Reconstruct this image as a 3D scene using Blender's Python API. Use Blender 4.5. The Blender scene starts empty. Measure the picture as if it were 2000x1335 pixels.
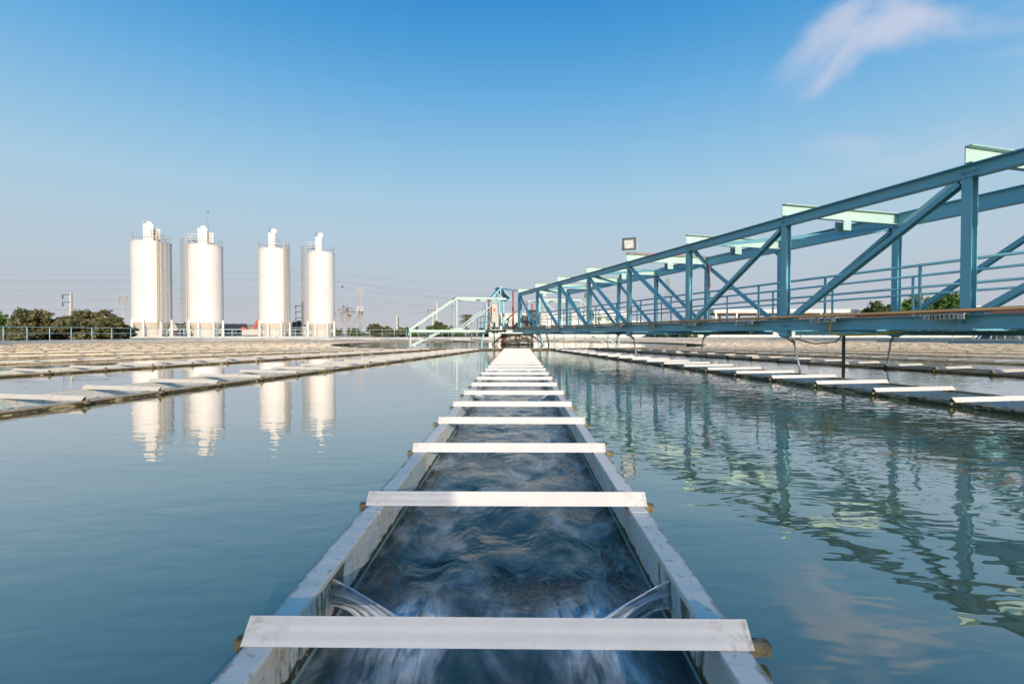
import bpy, math, random
import numpy as np
from mathutils import Vector, Matrix, noise

random.seed(7)
RNG = np.random.default_rng(11)
scene = bpy.context.scene
COL = scene.collection
R = math.radians

# ------------------------------------------------------------------ camera
D = 36.6                    # distance from the camera to the tank centre
CAM_Z = 0.81                # lens height above the tank water (water is z = 0)
cam_data = bpy.data.cameras.new('camera')
cam = bpy.data.objects.new('camera', cam_data)
COL.objects.link(cam)
cam_data.sensor_width = 36.0
cam_data.lens = 17.28
cam_data.clip_start = 0.02
cam_data.clip_end = 9000
cam.location = (0.056, 0.0, CAM_Z)
cam.rotation_euler = (R(90 - 0.985), 0, R(0.716))
scene.camera = cam

# ------------------------------------------------------------------ light
SUN_AZ = R(17.2)              # the sun stands behind the camera, this far to the right
SUN_EL = R(15)
sun_dir = Vector((math.sin(SUN_AZ) * math.cos(SUN_EL), -math.cos(SUN_AZ) * math.cos(SUN_EL), math.sin(SUN_EL)))
sd = bpy.data.lights.new('sun', 'SUN')
sd.energy = 2.7
sd.angle = R(0.6)
sd.color = (1.0, 0.87, 0.73)
sun = bpy.data.objects.new('sun', sd)
COL.objects.link(sun)
sun.rotation_euler = (-sun_dir).to_track_quat('-Z', 'Y').to_euler()
sun.location = (20, -30, 40)

world = bpy.data.worlds.new('World')
scene.world = world
world.use_nodes = True
wt = world.node_tree
for n in list(wt.nodes):
    wt.nodes.remove(n)


def wn(kind, **kw):
    n = wt.nodes.new(kind)
    for k, v in kw.items():
        setattr(n, k, v)
    return n


def wl(a, b):
    wt.links.new(a, b)


w_out = wn('ShaderNodeOutputWorld')
w_bg = wn('ShaderNodeBackground')
w_bg.inputs[1].default_value = 0.12
wl(w_bg.outputs[0], w_out.inputs[0])
sky = wn('ShaderNodeTexSky', sky_type='NISHITA')
sky.sun_disc = False
sky.sun_elevation = SUN_EL
sky.sun_rotation = math.pi - SUN_AZ
sky.air_density = 1.0
sky.dust_density = 2.0
sky.ozone_density = 2.5
tc = wn('ShaderNodeTexCoord')
sep = wn('ShaderNodeSeparateXYZ')
wl(tc.outputs['Generated'], sep.inputs[0])
# measured sky: deep blue overhead fading into pale lavender haze, the same all round the horizon
EXPOSURE = 0.55


def lin(c, k=1.0):
    out = []
    for v in c:
        v = v / 255
        out.append((v / 12.92 if v <= 0.04045 else ((v + 0.055) / 1.055) ** 2.4) * k)
    return tuple(out)


hramp = wn('ShaderNodeValToRGB')
he = hramp.color_ramp.elements
SKY = [(0.0, (196, 196, 202)), (0.055, (189, 195, 205)), (0.155, (183, 203, 217)), (0.253, (168, 203, 226)), (0.343, (139, 190, 226)),
       (0.425, (108, 174, 223)), (0.497, (80, 157, 216)), (0.555, (62, 144, 210)), (0.8, (52, 130, 200))]
he[0].position, he[0].color = SKY[0][0], (*lin(SKY[0][1]), 1)
he[1].position, he[1].color = SKY[-1][0], (*lin(SKY[-1][1]), 1)
for p_, c_ in SKY[1:-1]:
    e_ = he.new(p_)
    e_.color = (*lin(c_), 1)
wl(sep.outputs['Z'], hramp.inputs[0])
hgain = wn('ShaderNodeMix', data_type='RGBA', blend_type='MULTIPLY')
hgain.clamp_result = False
hgain.inputs[0].default_value = 1.0
g_ = 1 / (0.12 * 2 ** EXPOSURE)
hgain.inputs[7].default_value = (g_, g_, g_, 1)
wl(hramp.outputs[0], hgain.inputs[6])
# the bright air round the sun, far behind the camera, comes from the physical sky
lum = wn('ShaderNodeRGBToBW')
wl(sky.outputs[0], lum.inputs[0])
glow = wn('ShaderNodeMapRange')
glow.interpolation_type = 'SMOOTHSTEP'
glow.inputs[1].default_value = 6.5
glow.inputs[2].default_value = 16.0
wl(lum.outputs[0], glow.inputs[0])
mixh = wn('ShaderNodeMix', data_type='RGBA')
wl(glow.outputs[0], mixh.inputs[0])
wl(hgain.outputs[2], mixh.inputs[6])
wl(sky.outputs[0], mixh.inputs[7])
# thin high cloud
cmap = wn('ShaderNodeMapping')
cmap.inputs['Rotation'].default_value = (0, R(-38), R(20))
cmap.inputs['Scale'].default_value = (1.6, 1.6, 3.4)
from mathutils import Euler
_dv = Vector((0.100 * 1.6, -0.080 * 1.6, 0.034 * 3.4))
cmap.inputs['Location'].default_value = -(Euler((0, R(-38), R(20))).to_matrix() @ _dv)
wl(tc.outputs['Generated'], cmap.inputs[0])
cn = wn('ShaderNodeTexNoise')
cn.inputs['Scale'].default_value = 2.5
cn.inputs['Detail'].default_value = 6
cn.inputs['Roughness'].default_value = 0.45
cn.inputs['Distortion'].default_value = 0.7
wl(cmap.outputs[0], cn.inputs[0])
cr = wn('ShaderNodeMapRange')
cr.interpolation_type = 'SMOOTHSTEP'
cr.inputs[1].default_value = 0.45
cr.inputs[2].default_value = 0.68
cr.inputs[3].default_value = 0.0
cr.inputs[4].default_value = 0.8
wl(cn.outputs[0], cr.inputs[0])
# clouds gather in one loose bank
cdot = wn('ShaderNodeVectorMath', operation='DOT_PRODUCT')
cdir = Vector((0.80, 1.0, 0.60)).normalized()
cdot.inputs[1].default_value = cdir
wl(tc.outputs['Generated'], cdot.inputs[0])
cbank = wn('ShaderNodeMapRange')
cbank.interpolation_type = 'SMOOTHSTEP'
cbank.inputs[1].default_value = 0.978
cbank.inputs[2].default_value = 0.996
cbank.inputs[3].default_value = 0.0
cbank.inputs[4].default_value = 1.0
wl(cdot.outputs['Value'], cbank.inputs[0])
cfac = wn('ShaderNodeMath', operation='MULTIPLY')
wl(cr.outputs[0], cfac.inputs[0])
wl(cbank.outputs[0], cfac.inputs[1])
mixc = wn('ShaderNodeMix', data_type='RGBA')
mixc.inputs[7].default_value = (3.6, 3.75, 4.5, 1)
wl(cfac.outputs[0], mixc.inputs[0])
wl(mixh.outputs[2], mixc.inputs[6])
wl(mixc.outputs[2], w_bg.inputs[0])

vs = scene.view_settings
vs.view_transform = 'Standard'
vs.look = 'None'
vs.exposure = EXPOSURE
vs.gamma = 1.0
vs.use_curve_mapping = False
scene.render.film_transparent = False
scene.cycles.max_bounces = 7
scene.cycles.glossy_bounces = 4
scene.cycles.transmission_bounces = 6
scene.cycles.transparent_max_bounces = 6
scene.cycles.caustics_reflective = False
scene.cycles.caustics_refractive = False
scene.cycles.use_denoising = True


# ------------------------------------------------------------------ mesh helpers
class MB:
    """collects simple shapes into one mesh"""

    def __init__(self):
        self.v, self.f = [], []

    def add(self, vs_, fs_):
        o = len(self.v)
        self.v.extend([tuple(p) for p in vs_])
        self.f.extend([tuple(i + o for i in f) for f in fs_])
        return self

    def box(self, x0, x1, y0, y1, z0, z1):
        return self.add([(x0, y0, z0), (x1, y0, z0), (x1, y1, z0), (x0, y1, z0),
                         (x0, y0, z1), (x1, y0, z1), (x1, y1, z1), (x0, y1, z1)],
                        [(0, 3, 2, 1), (4, 5, 6, 7), (0, 1, 5, 4), (1, 2, 6, 5), (2, 3, 7, 6), (3, 0, 4, 7)])

    def bar(self, p, q, w, h, up=(0, 0, 1), du=0.0, dv=0.0):
        p, q = Vector(p), Vector(q)
        d = (q - p).normalized()
        upv = Vector(up)
        s = d.cross(upv)
        if s.length < 1e-4:
            upv = Vector((1, 0, 0))
            s = d.cross(upv)
        s.normalize()
        u = s.cross(d).normalized()
        c = s * du + u * dv
        pts = []
        for b in (p, q):
            for a_, b_ in ((-1, -1), (1, -1), (1, 1), (-1, 1)):
                pts.append(b + c + s * (a_ * w / 2) + u * (b_ * h / 2))
        return self.add(pts, [(3, 2, 1, 0), (4, 5, 6, 7), (0, 1, 5, 4), (1, 2, 6, 5), (2, 3, 7, 6), (3, 0, 4, 7)])

    def ibeam(self, p, q, w, h, t=0.014, up=(0, 0, 1)):
        self.bar(p, q, w, t, up, 0, h / 2 - t / 2)
        self.bar(p, q, w, t, up, 0, -h / 2 + t / 2)
        return self.bar(p, q, t, h - 2 * t, up)

    def channel(self, p, q, w, h, t=0.014, side=1, up=(0, 0, 1)):
        self.bar(p, q, w, t, up, side * (w / 2 - t / 2), h / 2 - t / 2)
        self.bar(p, q, w, t, up, side * (w / 2 - t / 2), -h / 2 + t / 2)
        return self.bar(p, q, t, h - 2 * t, up)

    def angle(self, p, q, a=0.07, t=0.008, up=(0, 0, 1), side=1):
        self.bar(p, q, a, t, up, side * a / 2, 0)
        return self.bar(p, q, t, a, up, 0, -a / 2 - t / 2)

    def tube(self, p, q, r, n=8, r2=None, caps=True):
        return self.path([p, q], r, n, r2, caps)

    def path(self, pts, r, n=8, r2=None, caps=True):
        pts = [Vector(p) for p in pts]
        m = len(pts)
        rings = []
        prev = None
        for i, p in enumerate(pts):
            d = (pts[min(i + 1, m - 1)] - pts[max(i - 1, 0)])
            if d.length < 1e-9:
                d = Vector((0, 0, 1))
            d.normalize()
            ref = prev if prev is not None else (Vector((0, 0, 1)) if abs(d.z) < 0.9 else Vector((1, 0, 0)))
            s = d.cross(ref)
            if s.length < 1e-5:
                s = d.cross(Vector((0, 1, 0)))
            s.normalize()
            u = s.cross(d).normalized()
            prev = u
            rr = r if r2 is None else r + (r2 - r) * i / (m - 1)
            rings.append([p + (s * math.cos(k * 2 * math.pi / n) + u * math.sin(k * 2 * math.pi / n)) * rr for k in range(n)])
        vs_ = [v for ring in rings for v in ring]
        fs_ = []
        for i in range(m - 1):
            for k in range(n):
                a, b = i * n + k, i * n + (k + 1) % n
                fs_.append((a, b, b + n, a + n))
        if caps:
            fs_.append(tuple(range(n))[::-1])
            fs_.append(tuple((m - 1) * n + k for k in range(n)))
        return self.add(vs_, fs_)

    def lathe(self, prof, n=32, c=(0, 0, 0), a0=0.0, a1=2 * math.pi):
        full = abs(a1 - a0 - 2 * math.pi) < 1e-6
        cols = n if full else n + 1
        vs_, fs_ = [], []
        for r_, z_ in prof:
            for k in range(cols):
                a = a0 + (a1 - a0) * k / n
                vs_.append((c[0] + r_ * math.cos(a), c[1] + r_ * math.sin(a), c[2] + z_))
        for i in range(len(prof) - 1):
            for k in range(n):
                k2 = (k + 1) % cols if full else k + 1
                fs_.append((i * cols + k, i * cols + k2, (i + 1) * cols + k2, (i + 1) * cols + k))
        return self.add(vs_, fs_)

    def mesh(self, name, smooth=False):
        me = bpy.data.meshes.new(name)
        me.from_pydata(self.v, [], self.f)
        if smooth:
            me.polygons.foreach_set('use_smooth', [True] * len(me.polygons))
        me.update()
        return me


def link(name, data, mat=None, parent=None, loc=None, rz=None):
    o = bpy.data.objects.new(name, data)
    COL.objects.link(o)
    if mat is not None and data is not None and hasattr(data, 'materials') and len(data.materials) == 0:
        data.materials.append(mat)
    if parent is not None:
        o.parent = parent
    if loc is not None:
        o.location = loc
    if rz is not None:
        o.rotation_euler = (0, 0, rz)
    return o


def part(name, mb, mat, parent, smooth=False):
    return link(name, mb.mesh(name, smooth), mat, parent)


def thing(name, label, cat, loc=(0, 0, 0), rz=0.0, group=None, data=None, mat=None):
    o = link(name, data, mat, None, loc, rz)
    o['label'] = label
    o['category'] = cat
    if group:
        o['group'] = group
    return o


def solid(name, mb, mat, label, cat, group=None, smooth=False, loc=(0, 0, 0), rz=0.0):
    return thing(name, label, cat, loc, rz, group, mb.mesh(name, smooth), mat)


def struct(name, mb, mat, smooth=False, kind='structure'):
    o = link(name, mb.mesh(name, smooth), mat)
    o['kind'] = kind
    return o


def bevel(o, w=0.003, seg=2):
    m = o.modifiers.new('bevel', 'BEVEL')
    m.width = w
    m.segments = seg
    m.limit_method = 'ANGLE'
    return o


def copy_tree(o, parent=None, label=None):
    c = o.copy()
    COL.objects.link(c)
    c.parent = parent
    if label:
        c['label'] = label
    for ch in o.children:
        copy_tree(ch, c)
    return c


# ------------------------------------------------------------------ materials
class NT:
    def __init__(self, name):
        self.m = bpy.data.materials.new(name)
        self.m.use_nodes = True
        self.t = self.m.node_tree
        self.b = self.t.nodes['Principled BSDF']
        self.tc = self.n('ShaderNodeTexCoord')

    def n(self, kind, **kw):
        x = self.t.nodes.new(kind)
        for k, v in kw.items():
            setattr(x, k, v)
        return x

    def l(self, a, b):
        self.t.links.new(a, b)

    def noise(self, scale, detail=4, rough=0.55, dist=0.0, stretch=None, rot=None, coord='Object', off=None):
        x = self.n('ShaderNodeTexNoise')
        x.inputs['Scale'].default_value = scale
        x.inputs['Detail'].default_value = detail
        x.inputs['Roughness'].default_value = rough
        x.inputs['Distortion'].default_value = dist
        src = self.tc.outputs[coord]
        if stretch or rot or off:
            mp = self.n('ShaderNodeMapping')
            if stretch:
                mp.inputs['Scale'].default_value = stretch
            if rot:
                mp.inputs['Rotation'].default_value = rot
            if off:
                mp.inputs['Location'].default_value = off
            self.l(src, mp.inputs[0])
            src = mp.outputs[0]
        self.l(src, x.inputs[0])
        return x.outputs[0]

    def rng(self, src, a, b, c=0.0, d=1.0, smooth=True):
        x = self.n('ShaderNodeMapRange')
        if smooth:
            x.interpolation_type = 'SMOOTHSTEP'
        x.inputs[1].default_value, x.inputs[2].default_value = a, b
        x.inputs[3].default_value, x.inputs[4].default_value = c, d
        self.l(src, x.inputs[0])
        return x.outputs[0]

    def math(self, op, a, b=None):
        x = self.n('ShaderNodeMath', operation=op)
        for i, s in enumerate((a, b)):
            if s is None:
                continue
            if isinstance(s, (int, float)):
                x.inputs[i].default_value = s
            else:
                self.l(s, x.inputs[i])
        return x.outputs[0]

    def mix(self, fac, a, b):
        x = self.n('ShaderNodeMix', data_type='RGBA')
        if isinstance(fac, (int, float)):
            x.inputs[0].default_value = fac
        else:
            self.l(fac, x.inputs[0])
        for i, s in ((6, a), (7, b)):
            if isinstance(s, tuple):
                x.inputs[i].default_value = (*s, 1) if len(s) == 3 else s
            else:
                self.l(s, x.inputs[i])
        return x.outputs[2]

    def sepxyz(self, coord='Object'):
        x = self.n('ShaderNodeSeparateXYZ')
        self.l(self.tc.outputs[coord], x.inputs[0])
        return x.outputs

    def color(self, c):
        if isinstance(c, tuple):
            self.b.inputs['Base Color'].default_value = (*c, 1)
        else:
            self.l(c, self.b.inputs['Base Color'])

    def rough(self, r):
        if isinstance(r, (int, float)):
            self.b.inputs['Roughness'].default_value = r
        else:
            self.l(r, self.b.inputs['Roughness'])

    def bump(self, src, dist=0.01, strength=1.0):
        x = self.n('ShaderNodeBump')
        x.inputs['Strength'].default_value = strength
        x.inputs['Distance'].default_value = dist
        self.l(src, x.inputs['Height'])
        self.l(x.outputs[0], self.b.inputs['Normal'])


def pmat(name, base, rough=0.6, base2=None, scale=3.0, spot=None, spot_scale=14.0, spot_at=0.66, bump=0.0, bump_scale=40.0, metallic=0.0, stretch=None):
    t = NT(name)
    base2 = base2 or tuple(c * 0.8 for c in base)
    nz = t.noise(scale, 6, 0.6, 0.2, stretch)
    c = t.mix(t.rng(nz, 0.35, 0.7), base, base2)
    if spot:
        s = t.noise(spot_scale, 7, 0.65, 0.3)
        c = t.mix(t.rng(s, spot_at, spot_at + 0.09), c, spot)
    t.color(c)
    t.rough(rough)
    t.b.inputs['Metallic'].default_value = metallic
    if bump:
        t.bump(t.noise(bump_scale, 5, 0.6), bump)
    return t.m


M = {}
M['concrete'] = pmat('concrete', (0.50, 0.49, 0.47), 0.85, (0.40, 0.39, 0.37), 0.8, (0.28, 0.26, 0.22), 3.0, 0.64, 0.01, 20)
M['pale_concrete'] = pmat('pale_concrete', (0.66, 0.64, 0.60), 0.85, (0.56, 0.54, 0.5), 0.5, (0.4, 0.38, 0.34), 2.5, 0.68, 0.006, 20)
M['teal'] = pmat('teal_paint', (0.215, 0.51, 0.59), 0.40, (0.18, 0.455, 0.535), 1.3, (0.24, 0.22, 0.17), 9.0, 0.71, 0.001, 60)
M['teal_sunlit'] = pmat('sunlit_teal_paint', (0.44, 0.60, 0.55), 0.5, (0.39, 0.55, 0.51), 1.3, (0.28, 0.26, 0.2), 10.0, 0.72)  # same teal paint with its sunlit tone put into the base colour
M['fence_teal'] = pmat('fence_paint', (0.42, 0.58, 0.60), 0.5, (0.26, 0.5, 0.53), 1.0, (0.5, 0.45, 0.38), 8.0, 0.7)
M['fence_white'] = pmat('white_fence_paint', (0.7, 0.7, 0.68), 0.55)
M['red'] = pmat('red_oxide_paint', (0.42, 0.10, 0.06), 0.55, (0.34, 0.09, 0.06), 2.0)
M['tan_pipe'] = pmat('tan_pipe', (0.42, 0.27, 0.11), 0.5, (0.34, 0.18, 0.09), 1.2)
M['dirty_plate'] = pmat('stained_plate', (0.66, 0.60, 0.48), 0.8, (0.5, 0.42, 0.3), 4.0, (0.05, 0.04, 0.03), 16.0, 0.58)
M['black'] = pmat('black_rubber', (0.02, 0.02, 0.02), 0.6)
M['dark'] = pmat('dark_machine', (0.06, 0.065, 0.065), 0.5, (0.1, 0.1, 0.095), 5.0)
M['grey_metal'] = pmat('grey_metal', (0.42, 0.42, 0.40), 0.45, (0.33, 0.33, 0.31), 5.0, metallic=0.3)
M['rod'] = pmat('galvanised_rod', (0.5, 0.5, 0.48), 0.4, (0.36, 0.34, 0.3), 6.0, metallic=0.5)
M['lamp_frame'] = pmat('lamp_frame', (0.20, 0.20, 0.19), 0.4, (0.15, 0.15, 0.145), 8.0, metallic=0.3)
M['lamp_glass'] = pmat('lamp_glass', (0.75, 0.77, 0.77), 0.12, (0.6, 0.62, 0.62), 6.0)
M['white_paint'] = pmat('silo_white', (0.70, 0.675, 0.65), 0.6, (0.65, 0.62, 0.59), 0.35, (0.57, 0.52, 0.46), 2.2, 0.70)
M['beige'] = pmat('silo_beige', (0.60, 0.53, 0.44), 0.7, (0.55, 0.48, 0.4), 0.6)
M['white_wall'] = pmat('white_render', (0.74, 0.72, 0.67), 0.8, (0.66, 0.64, 0.58), 0.3, (0.5, 0.46, 0.4), 1.2, 0.68)
M['window_dark'] = pmat('window_glass', (0.05, 0.06, 0.07), 0.12)
M['roof_brown'] = pmat('brown_roof', (0.24, 0.12, 0.09), 0.7)
M['grey_shed'] = pmat('grey_shed', (0.3, 0.31, 0.31), 0.7)
M['orange'] = pmat('orange_paint', (0.70, 0.12, 0.08), 0.4)
M['yellow'] = pmat('yellow_paint', (0.55, 0.42, 0.06), 0.5)
M['pole'] = pmat('pole_concrete', (0.58, 0.55, 0.5), 0.8)
M['mast'] = pmat('mast_steel', (0.52, 0.42, 0.36), 0.6)
M['steel_lattice'] = pmat('lattice_steel', (0.38, 0.38, 0.40), 0.5)
M['wire'] = pmat('wire', (0.34, 0.35, 0.38), 0.5)
M['bark'] = pmat('bark', (0.20, 0.15, 0.11), 0.9, (0.13, 0.1, 0.08), 3.0)
M['pale_bark'] = pmat('pale_bark', (0.42, 0.32, 0.25), 0.9, (0.3, 0.23, 0.18), 3.0)
M['stub'] = pmat('mossy_stub', (0.26, 0.21, 0.12), 0.85, (0.13, 0.105, 0.06), 20.0, (0.05, 0.045, 0.025), 30.0, 0.50, 0.004, 120)


def leaf_mat(name, a, b):
    t = NT(name)
    c = t.mix(t.rng(t.noise(0.9, 5, 0.7), 0.35, 0.65), a, b)
    t.color(c)
    t.rough(0.6)
    t.b.inputs['Subsurface Weight'].default_value = 0.0
    tr = t.n('ShaderNodeBsdfTranslucent')
    t.l(c, tr.inputs[0])
    mx = t.n('ShaderNodeMixShader')
    mx.inputs[0].default_value = 0.25
    t.l(t.b.outputs[0], mx.inputs[1])
    t.l(tr.outputs[0], mx.inputs[2])
    t.l(mx.outputs[0], t.t.nodes['Material Output'].inputs[0])
    return t.m


M['leaf_olive'] = leaf_mat('olive_leaf', (0.11, 0.115, 0.045), (0.22, 0.195, 0.09))
M['leaf_green'] = leaf_mat('green_leaf', (0.07, 0.11, 0.03), (0.14, 0.18, 0.05))
M['leaf_bright'] = leaf_mat('bright_leaf', (0.10, 0.20, 0.03), (0.17, 0.27, 0.05))
M['leaf_dry'] = leaf_mat('dry_leaf', (0.10, 0.11, 0.04), (0.19, 0.17, 0.07))


def make_cap_mat():
    t = NT('crossbar_paint')
    c = t.mix(t.rng(t.noise(4.0, 5, 0.6), 0.3, 0.7), (0.79, 0.73, 0.66), (0.72, 0.665, 0.60))
    # dried water spots: rings of lime
    vo = t.n('ShaderNodeTexVoronoi', feature='F1')
    vo.inputs['Scale'].default_value = 16.0
    vo.inputs['Randomness'].default_value = 1.0
    t.l(t.tc.outputs['Object'], vo.inputs['Vector'])
    ring = t.math('MULTIPLY', t.rng(vo.outputs['Distance'], 0.16, 0.20), t.rng(vo.outputs['Distance'], 0.20, 0.26, 1.0, 0.0))
    ring = t.math('MULTIPLY', ring, t.rng(t.noise(5.0, 2), 0.5, 0.6))
    c = t.mix(t.math('MULTIPLY', ring, 0.35), c, (0.62, 0.66, 0.64))
    c = t.mix(t.rng(t.noise(60.0, 3, 0.6, off=(3, 1, 2)), 0.74, 0.78), c, (0.32, 0.25, 0.17))
    # rust and grime creeping in from both ends
    x = t.sepxyz()[0]
    end = t.rng(t.math('ABSOLUTE', x), 0.47, 0.62)
    c = t.mix(t.math('MULTIPLY', end, t.rng(t.noise(22.0, 6, 0.7, 0.5), 0.48, 0.66)), c, (0.50, 0.41, 0.31))
    t.color(c)
    t.rough(0.5)
    t.bump(t.noise(90.0, 4), 0.0006)
    return t.m


M['cap'] = make_cap_mat()
M['cap_far'] = pmat('old_bar', (0.66, 0.60, 0.51), 0.7, (0.58, 0.525, 0.44), 1.2, (0.42, 0.36, 0.28), 9.0, 0.64)
M['cap_dirty'] = pmat('weathered_bar', (0.62, 0.565, 0.47), 0.65, (0.50, 0.455, 0.38), 1.5, (0.30, 0.25, 0.17), 9.0, 0.62)


def make_rim_mat():
    t = NT('rim_paint')
    c = t.mix(t.rng(t.noise(2.5, 6, 0.65), 0.3, 0.7), (0.82, 0.715, 0.60), (0.72, 0.645, 0.55))
    c = t.mix(t.rng(t.noise(26.0, 6, 0.7, 0.4), 0.57, 0.68), c, (0.40, 0.35, 0.30))
    c = t.mix(t.rng(t.noise(55.0, 4, 0.7, off=(5, 2, 1)), 0.66, 0.72), c, (0.14, 0.11, 0.08))
    edge = t.rng(t.math('ADD', t.math('ABSOLUTE', t.sepxyz()[0]), t.math('MULTIPLY', t.math('SUBTRACT', t.noise(14.0, 6, 0.75), 0.5), 0.075)), 0.597, 0.611)
    c = t.mix(t.math('MULTIPLY', edge, 0.8), c, (0.24, 0.17, 0.11))
    t.color(c)
    t.rough(0.7)
    t.bump(t.noise(70.0, 5), 0.0015)
    return t.m


M['rim'] = make_rim_mat()
M['rim_dirty'] = pmat('dirty_rim', (0.36, 0.29, 0.19), 0.8, (0.16, 0.12, 0.07), 2.6, (0.05, 0.04, 0.02), 11.0, 0.5, 0.004, 60)


def make_wall_mat(notches=0.20):
    """launder side plate: pale blue-green paint inside, slime at both water lines"""
    t = NT('launder_plate')
    o = t.sepxyz()
    z = o[2]
    c = t.mix(t.rng(t.noise(6.0, 6, 0.65, stretch=(1, 1, 3)), 0.3, 0.7), (0.72, 0.73, 0.66), (0.78, 0.70, 0.58))
    c = t.mix(t.math('MULTIPLY', t.rng(t.noise(5.0, 6, 0.7, 0.6, off=(2, 7, 3)), 0.50, 0.60), 0.7), c, (0.50, 0.64, 0.64))
    c = t.mix(t.rng(t.noise(18.0, 6, 0.7, 0.5), 0.57, 0.66), c, (0.44, 0.38, 0.29))
    # vertical dribbles of slime, thickest beside the notches
    near = None
    for jy in (1.56, 6.7, 12.0, 17.3):
        d_ = t.math('ABSOLUTE', t.math('ADD', o[1], D - jy + 0.05))
        m_ = t.rng(d_, 0.04, 0.34, 1.0, 0.0)
        near = m_ if near is None else t.math('MAXIMUM', near, m_)
    drib = t.noise(10.0, 6, 0.72, 0.3, stretch=(1.0, 1.0, 0.2))
    drib = t.math('ADD', drib, t.math('MULTIPLY', near, notches))
    c = t.mix(t.math('MULTIPLY', t.rng(drib, 0.60, 0.70), 0.9), c, (0.085, 0.09, 0.045))
    # dark band just above the launder's own water, with a ragged top
    wob = t.math('MULTIPLY', t.math('SUBTRACT', t.noise(9.0, 6, 0.75), 0.5), 0.085)
    zz = t.math('ADD', z, wob)
    band = t.rng(zz, -0.088, -0.080, 1.0, 0.0)
    bn = t.rng(t.noise(40.0, 6, 0.75), 0.28, 0.46)
    c = t.mix(t.math('MULTIPLY', band, bn), c, (0.06, 0.05, 0.025))
    low = t.rng(z, -0.112, -0.106, 1.0, 0.0)
    c = t.mix(low, c, (0.28, 0.40, 0.38))
    t.color(c)
    t.rough(0.55)
    t.bump(t.noise(45.0, 6, 0.7), 0.003)
    return t.m


M['plate'] = make_wall_mat()
M['plate_plain'] = make_wall_mat(0.0)


def make_skirt_mat():
    """outer face at the tank water line: olive slime with pale lime blobs"""
    t = NT('outer_skirt')
    a = t.noise(9.0, 6, 0.7, 0.4, stretch=(1, 0.35, 2.4))
    c = t.mix(t.rng(a, 0.53, 0.63), (0.05, 0.04, 0.015), (0.50, 0.42, 0.22))
    c = t.mix(t.rng(t.noise(5.0, 5, 0.7, off=(9, 1, 4)), 0.60, 0.66), c, (0.48, 0.43, 0.30))
    c = t.mix(t.rng(t.noise(30.0, 4, 0.7), 0.6, 0.66), c, (0.04, 0.035, 0.015))
    t.color(c)
    t.rough(0.7)
    t.bump(t.noise(40.0, 5, 0.7), 0.006)
    return t.m


M['skirt'] = make_skirt_mat()


def make_far_skirt():
    t = NT('lime_skirt')
    z = t.sepxyz()[2]
    c = t.mix(t.rng(t.noise(3.0, 6, 0.7), 0.35, 0.65), (0.66, 0.58, 0.44), (0.52, 0.43, 0.28))
    low = t.rng(t.math('ADD', z, t.math('MULTIPLY', t.math('SUBTRACT', t.noise(4.0, 6, 0.75), 0.5), 0.05)), 0.014, 0.020, 1.0, 0.0)
    c = t.mix(low, c, (0.09, 0.065, 0.025))
    t.color(c)
    t.rough(0.7)
    return t.m


M['far_skirt'] = make_far_skirt()


def make_tank_water():
    t = NT('tank_water')
    o = t.sepxyz()
    c = t.mix(t.rng(t.noise(0.12, 3), 0.35, 0.65), (0.150, 0.163, 0.074), (0.160, 0.173, 0.080))
    t.color(c)
    t.rough(0.02)
    t.b.inputs['IOR'].default_value = 1.9
    # breeze-ruffled on the bridge side, almost still on the other
    side = t.rng(o[0], -0.5, 4.5)
    ahead = t.rng(o[1], 1.2, 4.2)
    ruf = t.math('MULTIPLY', side, ahead)
    patch = t.rng(t.noise(0.35, 3, 0.5), 0.3, 0.65, 0.35, 1.0)
    ruf = t.math('MULTIPLY', ruf, patch)
    w1 = t.noise(4.8, 2, 0.45, 0.3, stretch=(0.8, 1.7, 1.0), rot=(0, 0, R(-14)))
    w2 = t.noise(9.0, 2, 0.5, 0.2, stretch=(0.8, 1.5, 1.0), rot=(0, 0, R(12)))
    w0 = t.noise(0.9, 2, 0.4, 0.2, stretch=(0.7, 1.8, 1.0), rot=(0, 0, R(-8)))
    calm = t.math('ADD', t.math('MULTIPLY', w1, 0.0022), t.math('MULTIPLY', w0, 0.0050))
    rough_ = t.math('ADD', t.math('MULTIPLY', w1, 0.0056), t.math('MULTIPLY', w2, 0.0014))
    h = t.math('ADD', calm, t.math('MULTIPLY', rough_, ruf))
    t.bump(h, 1.0)
    # clear film of water over the turbid body
    t.b.inputs['Coat Weight'].default_value = 1.0
    t.b.inputs['Coat IOR'].default_value = 1.6
    t.b.inputs['Coat Roughness'].default_value = 0.02
    t.l(t.b.inputs['Normal'].links[0].from_socket, t.b.inputs['Coat Normal'])
    return t.m


M['tank_water'] = make_tank_water()

JETS = [1.56, 6.7, 12.0, 17.3]      # distance from the camera of each pair of notches
IN_Z = -0.125


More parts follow.
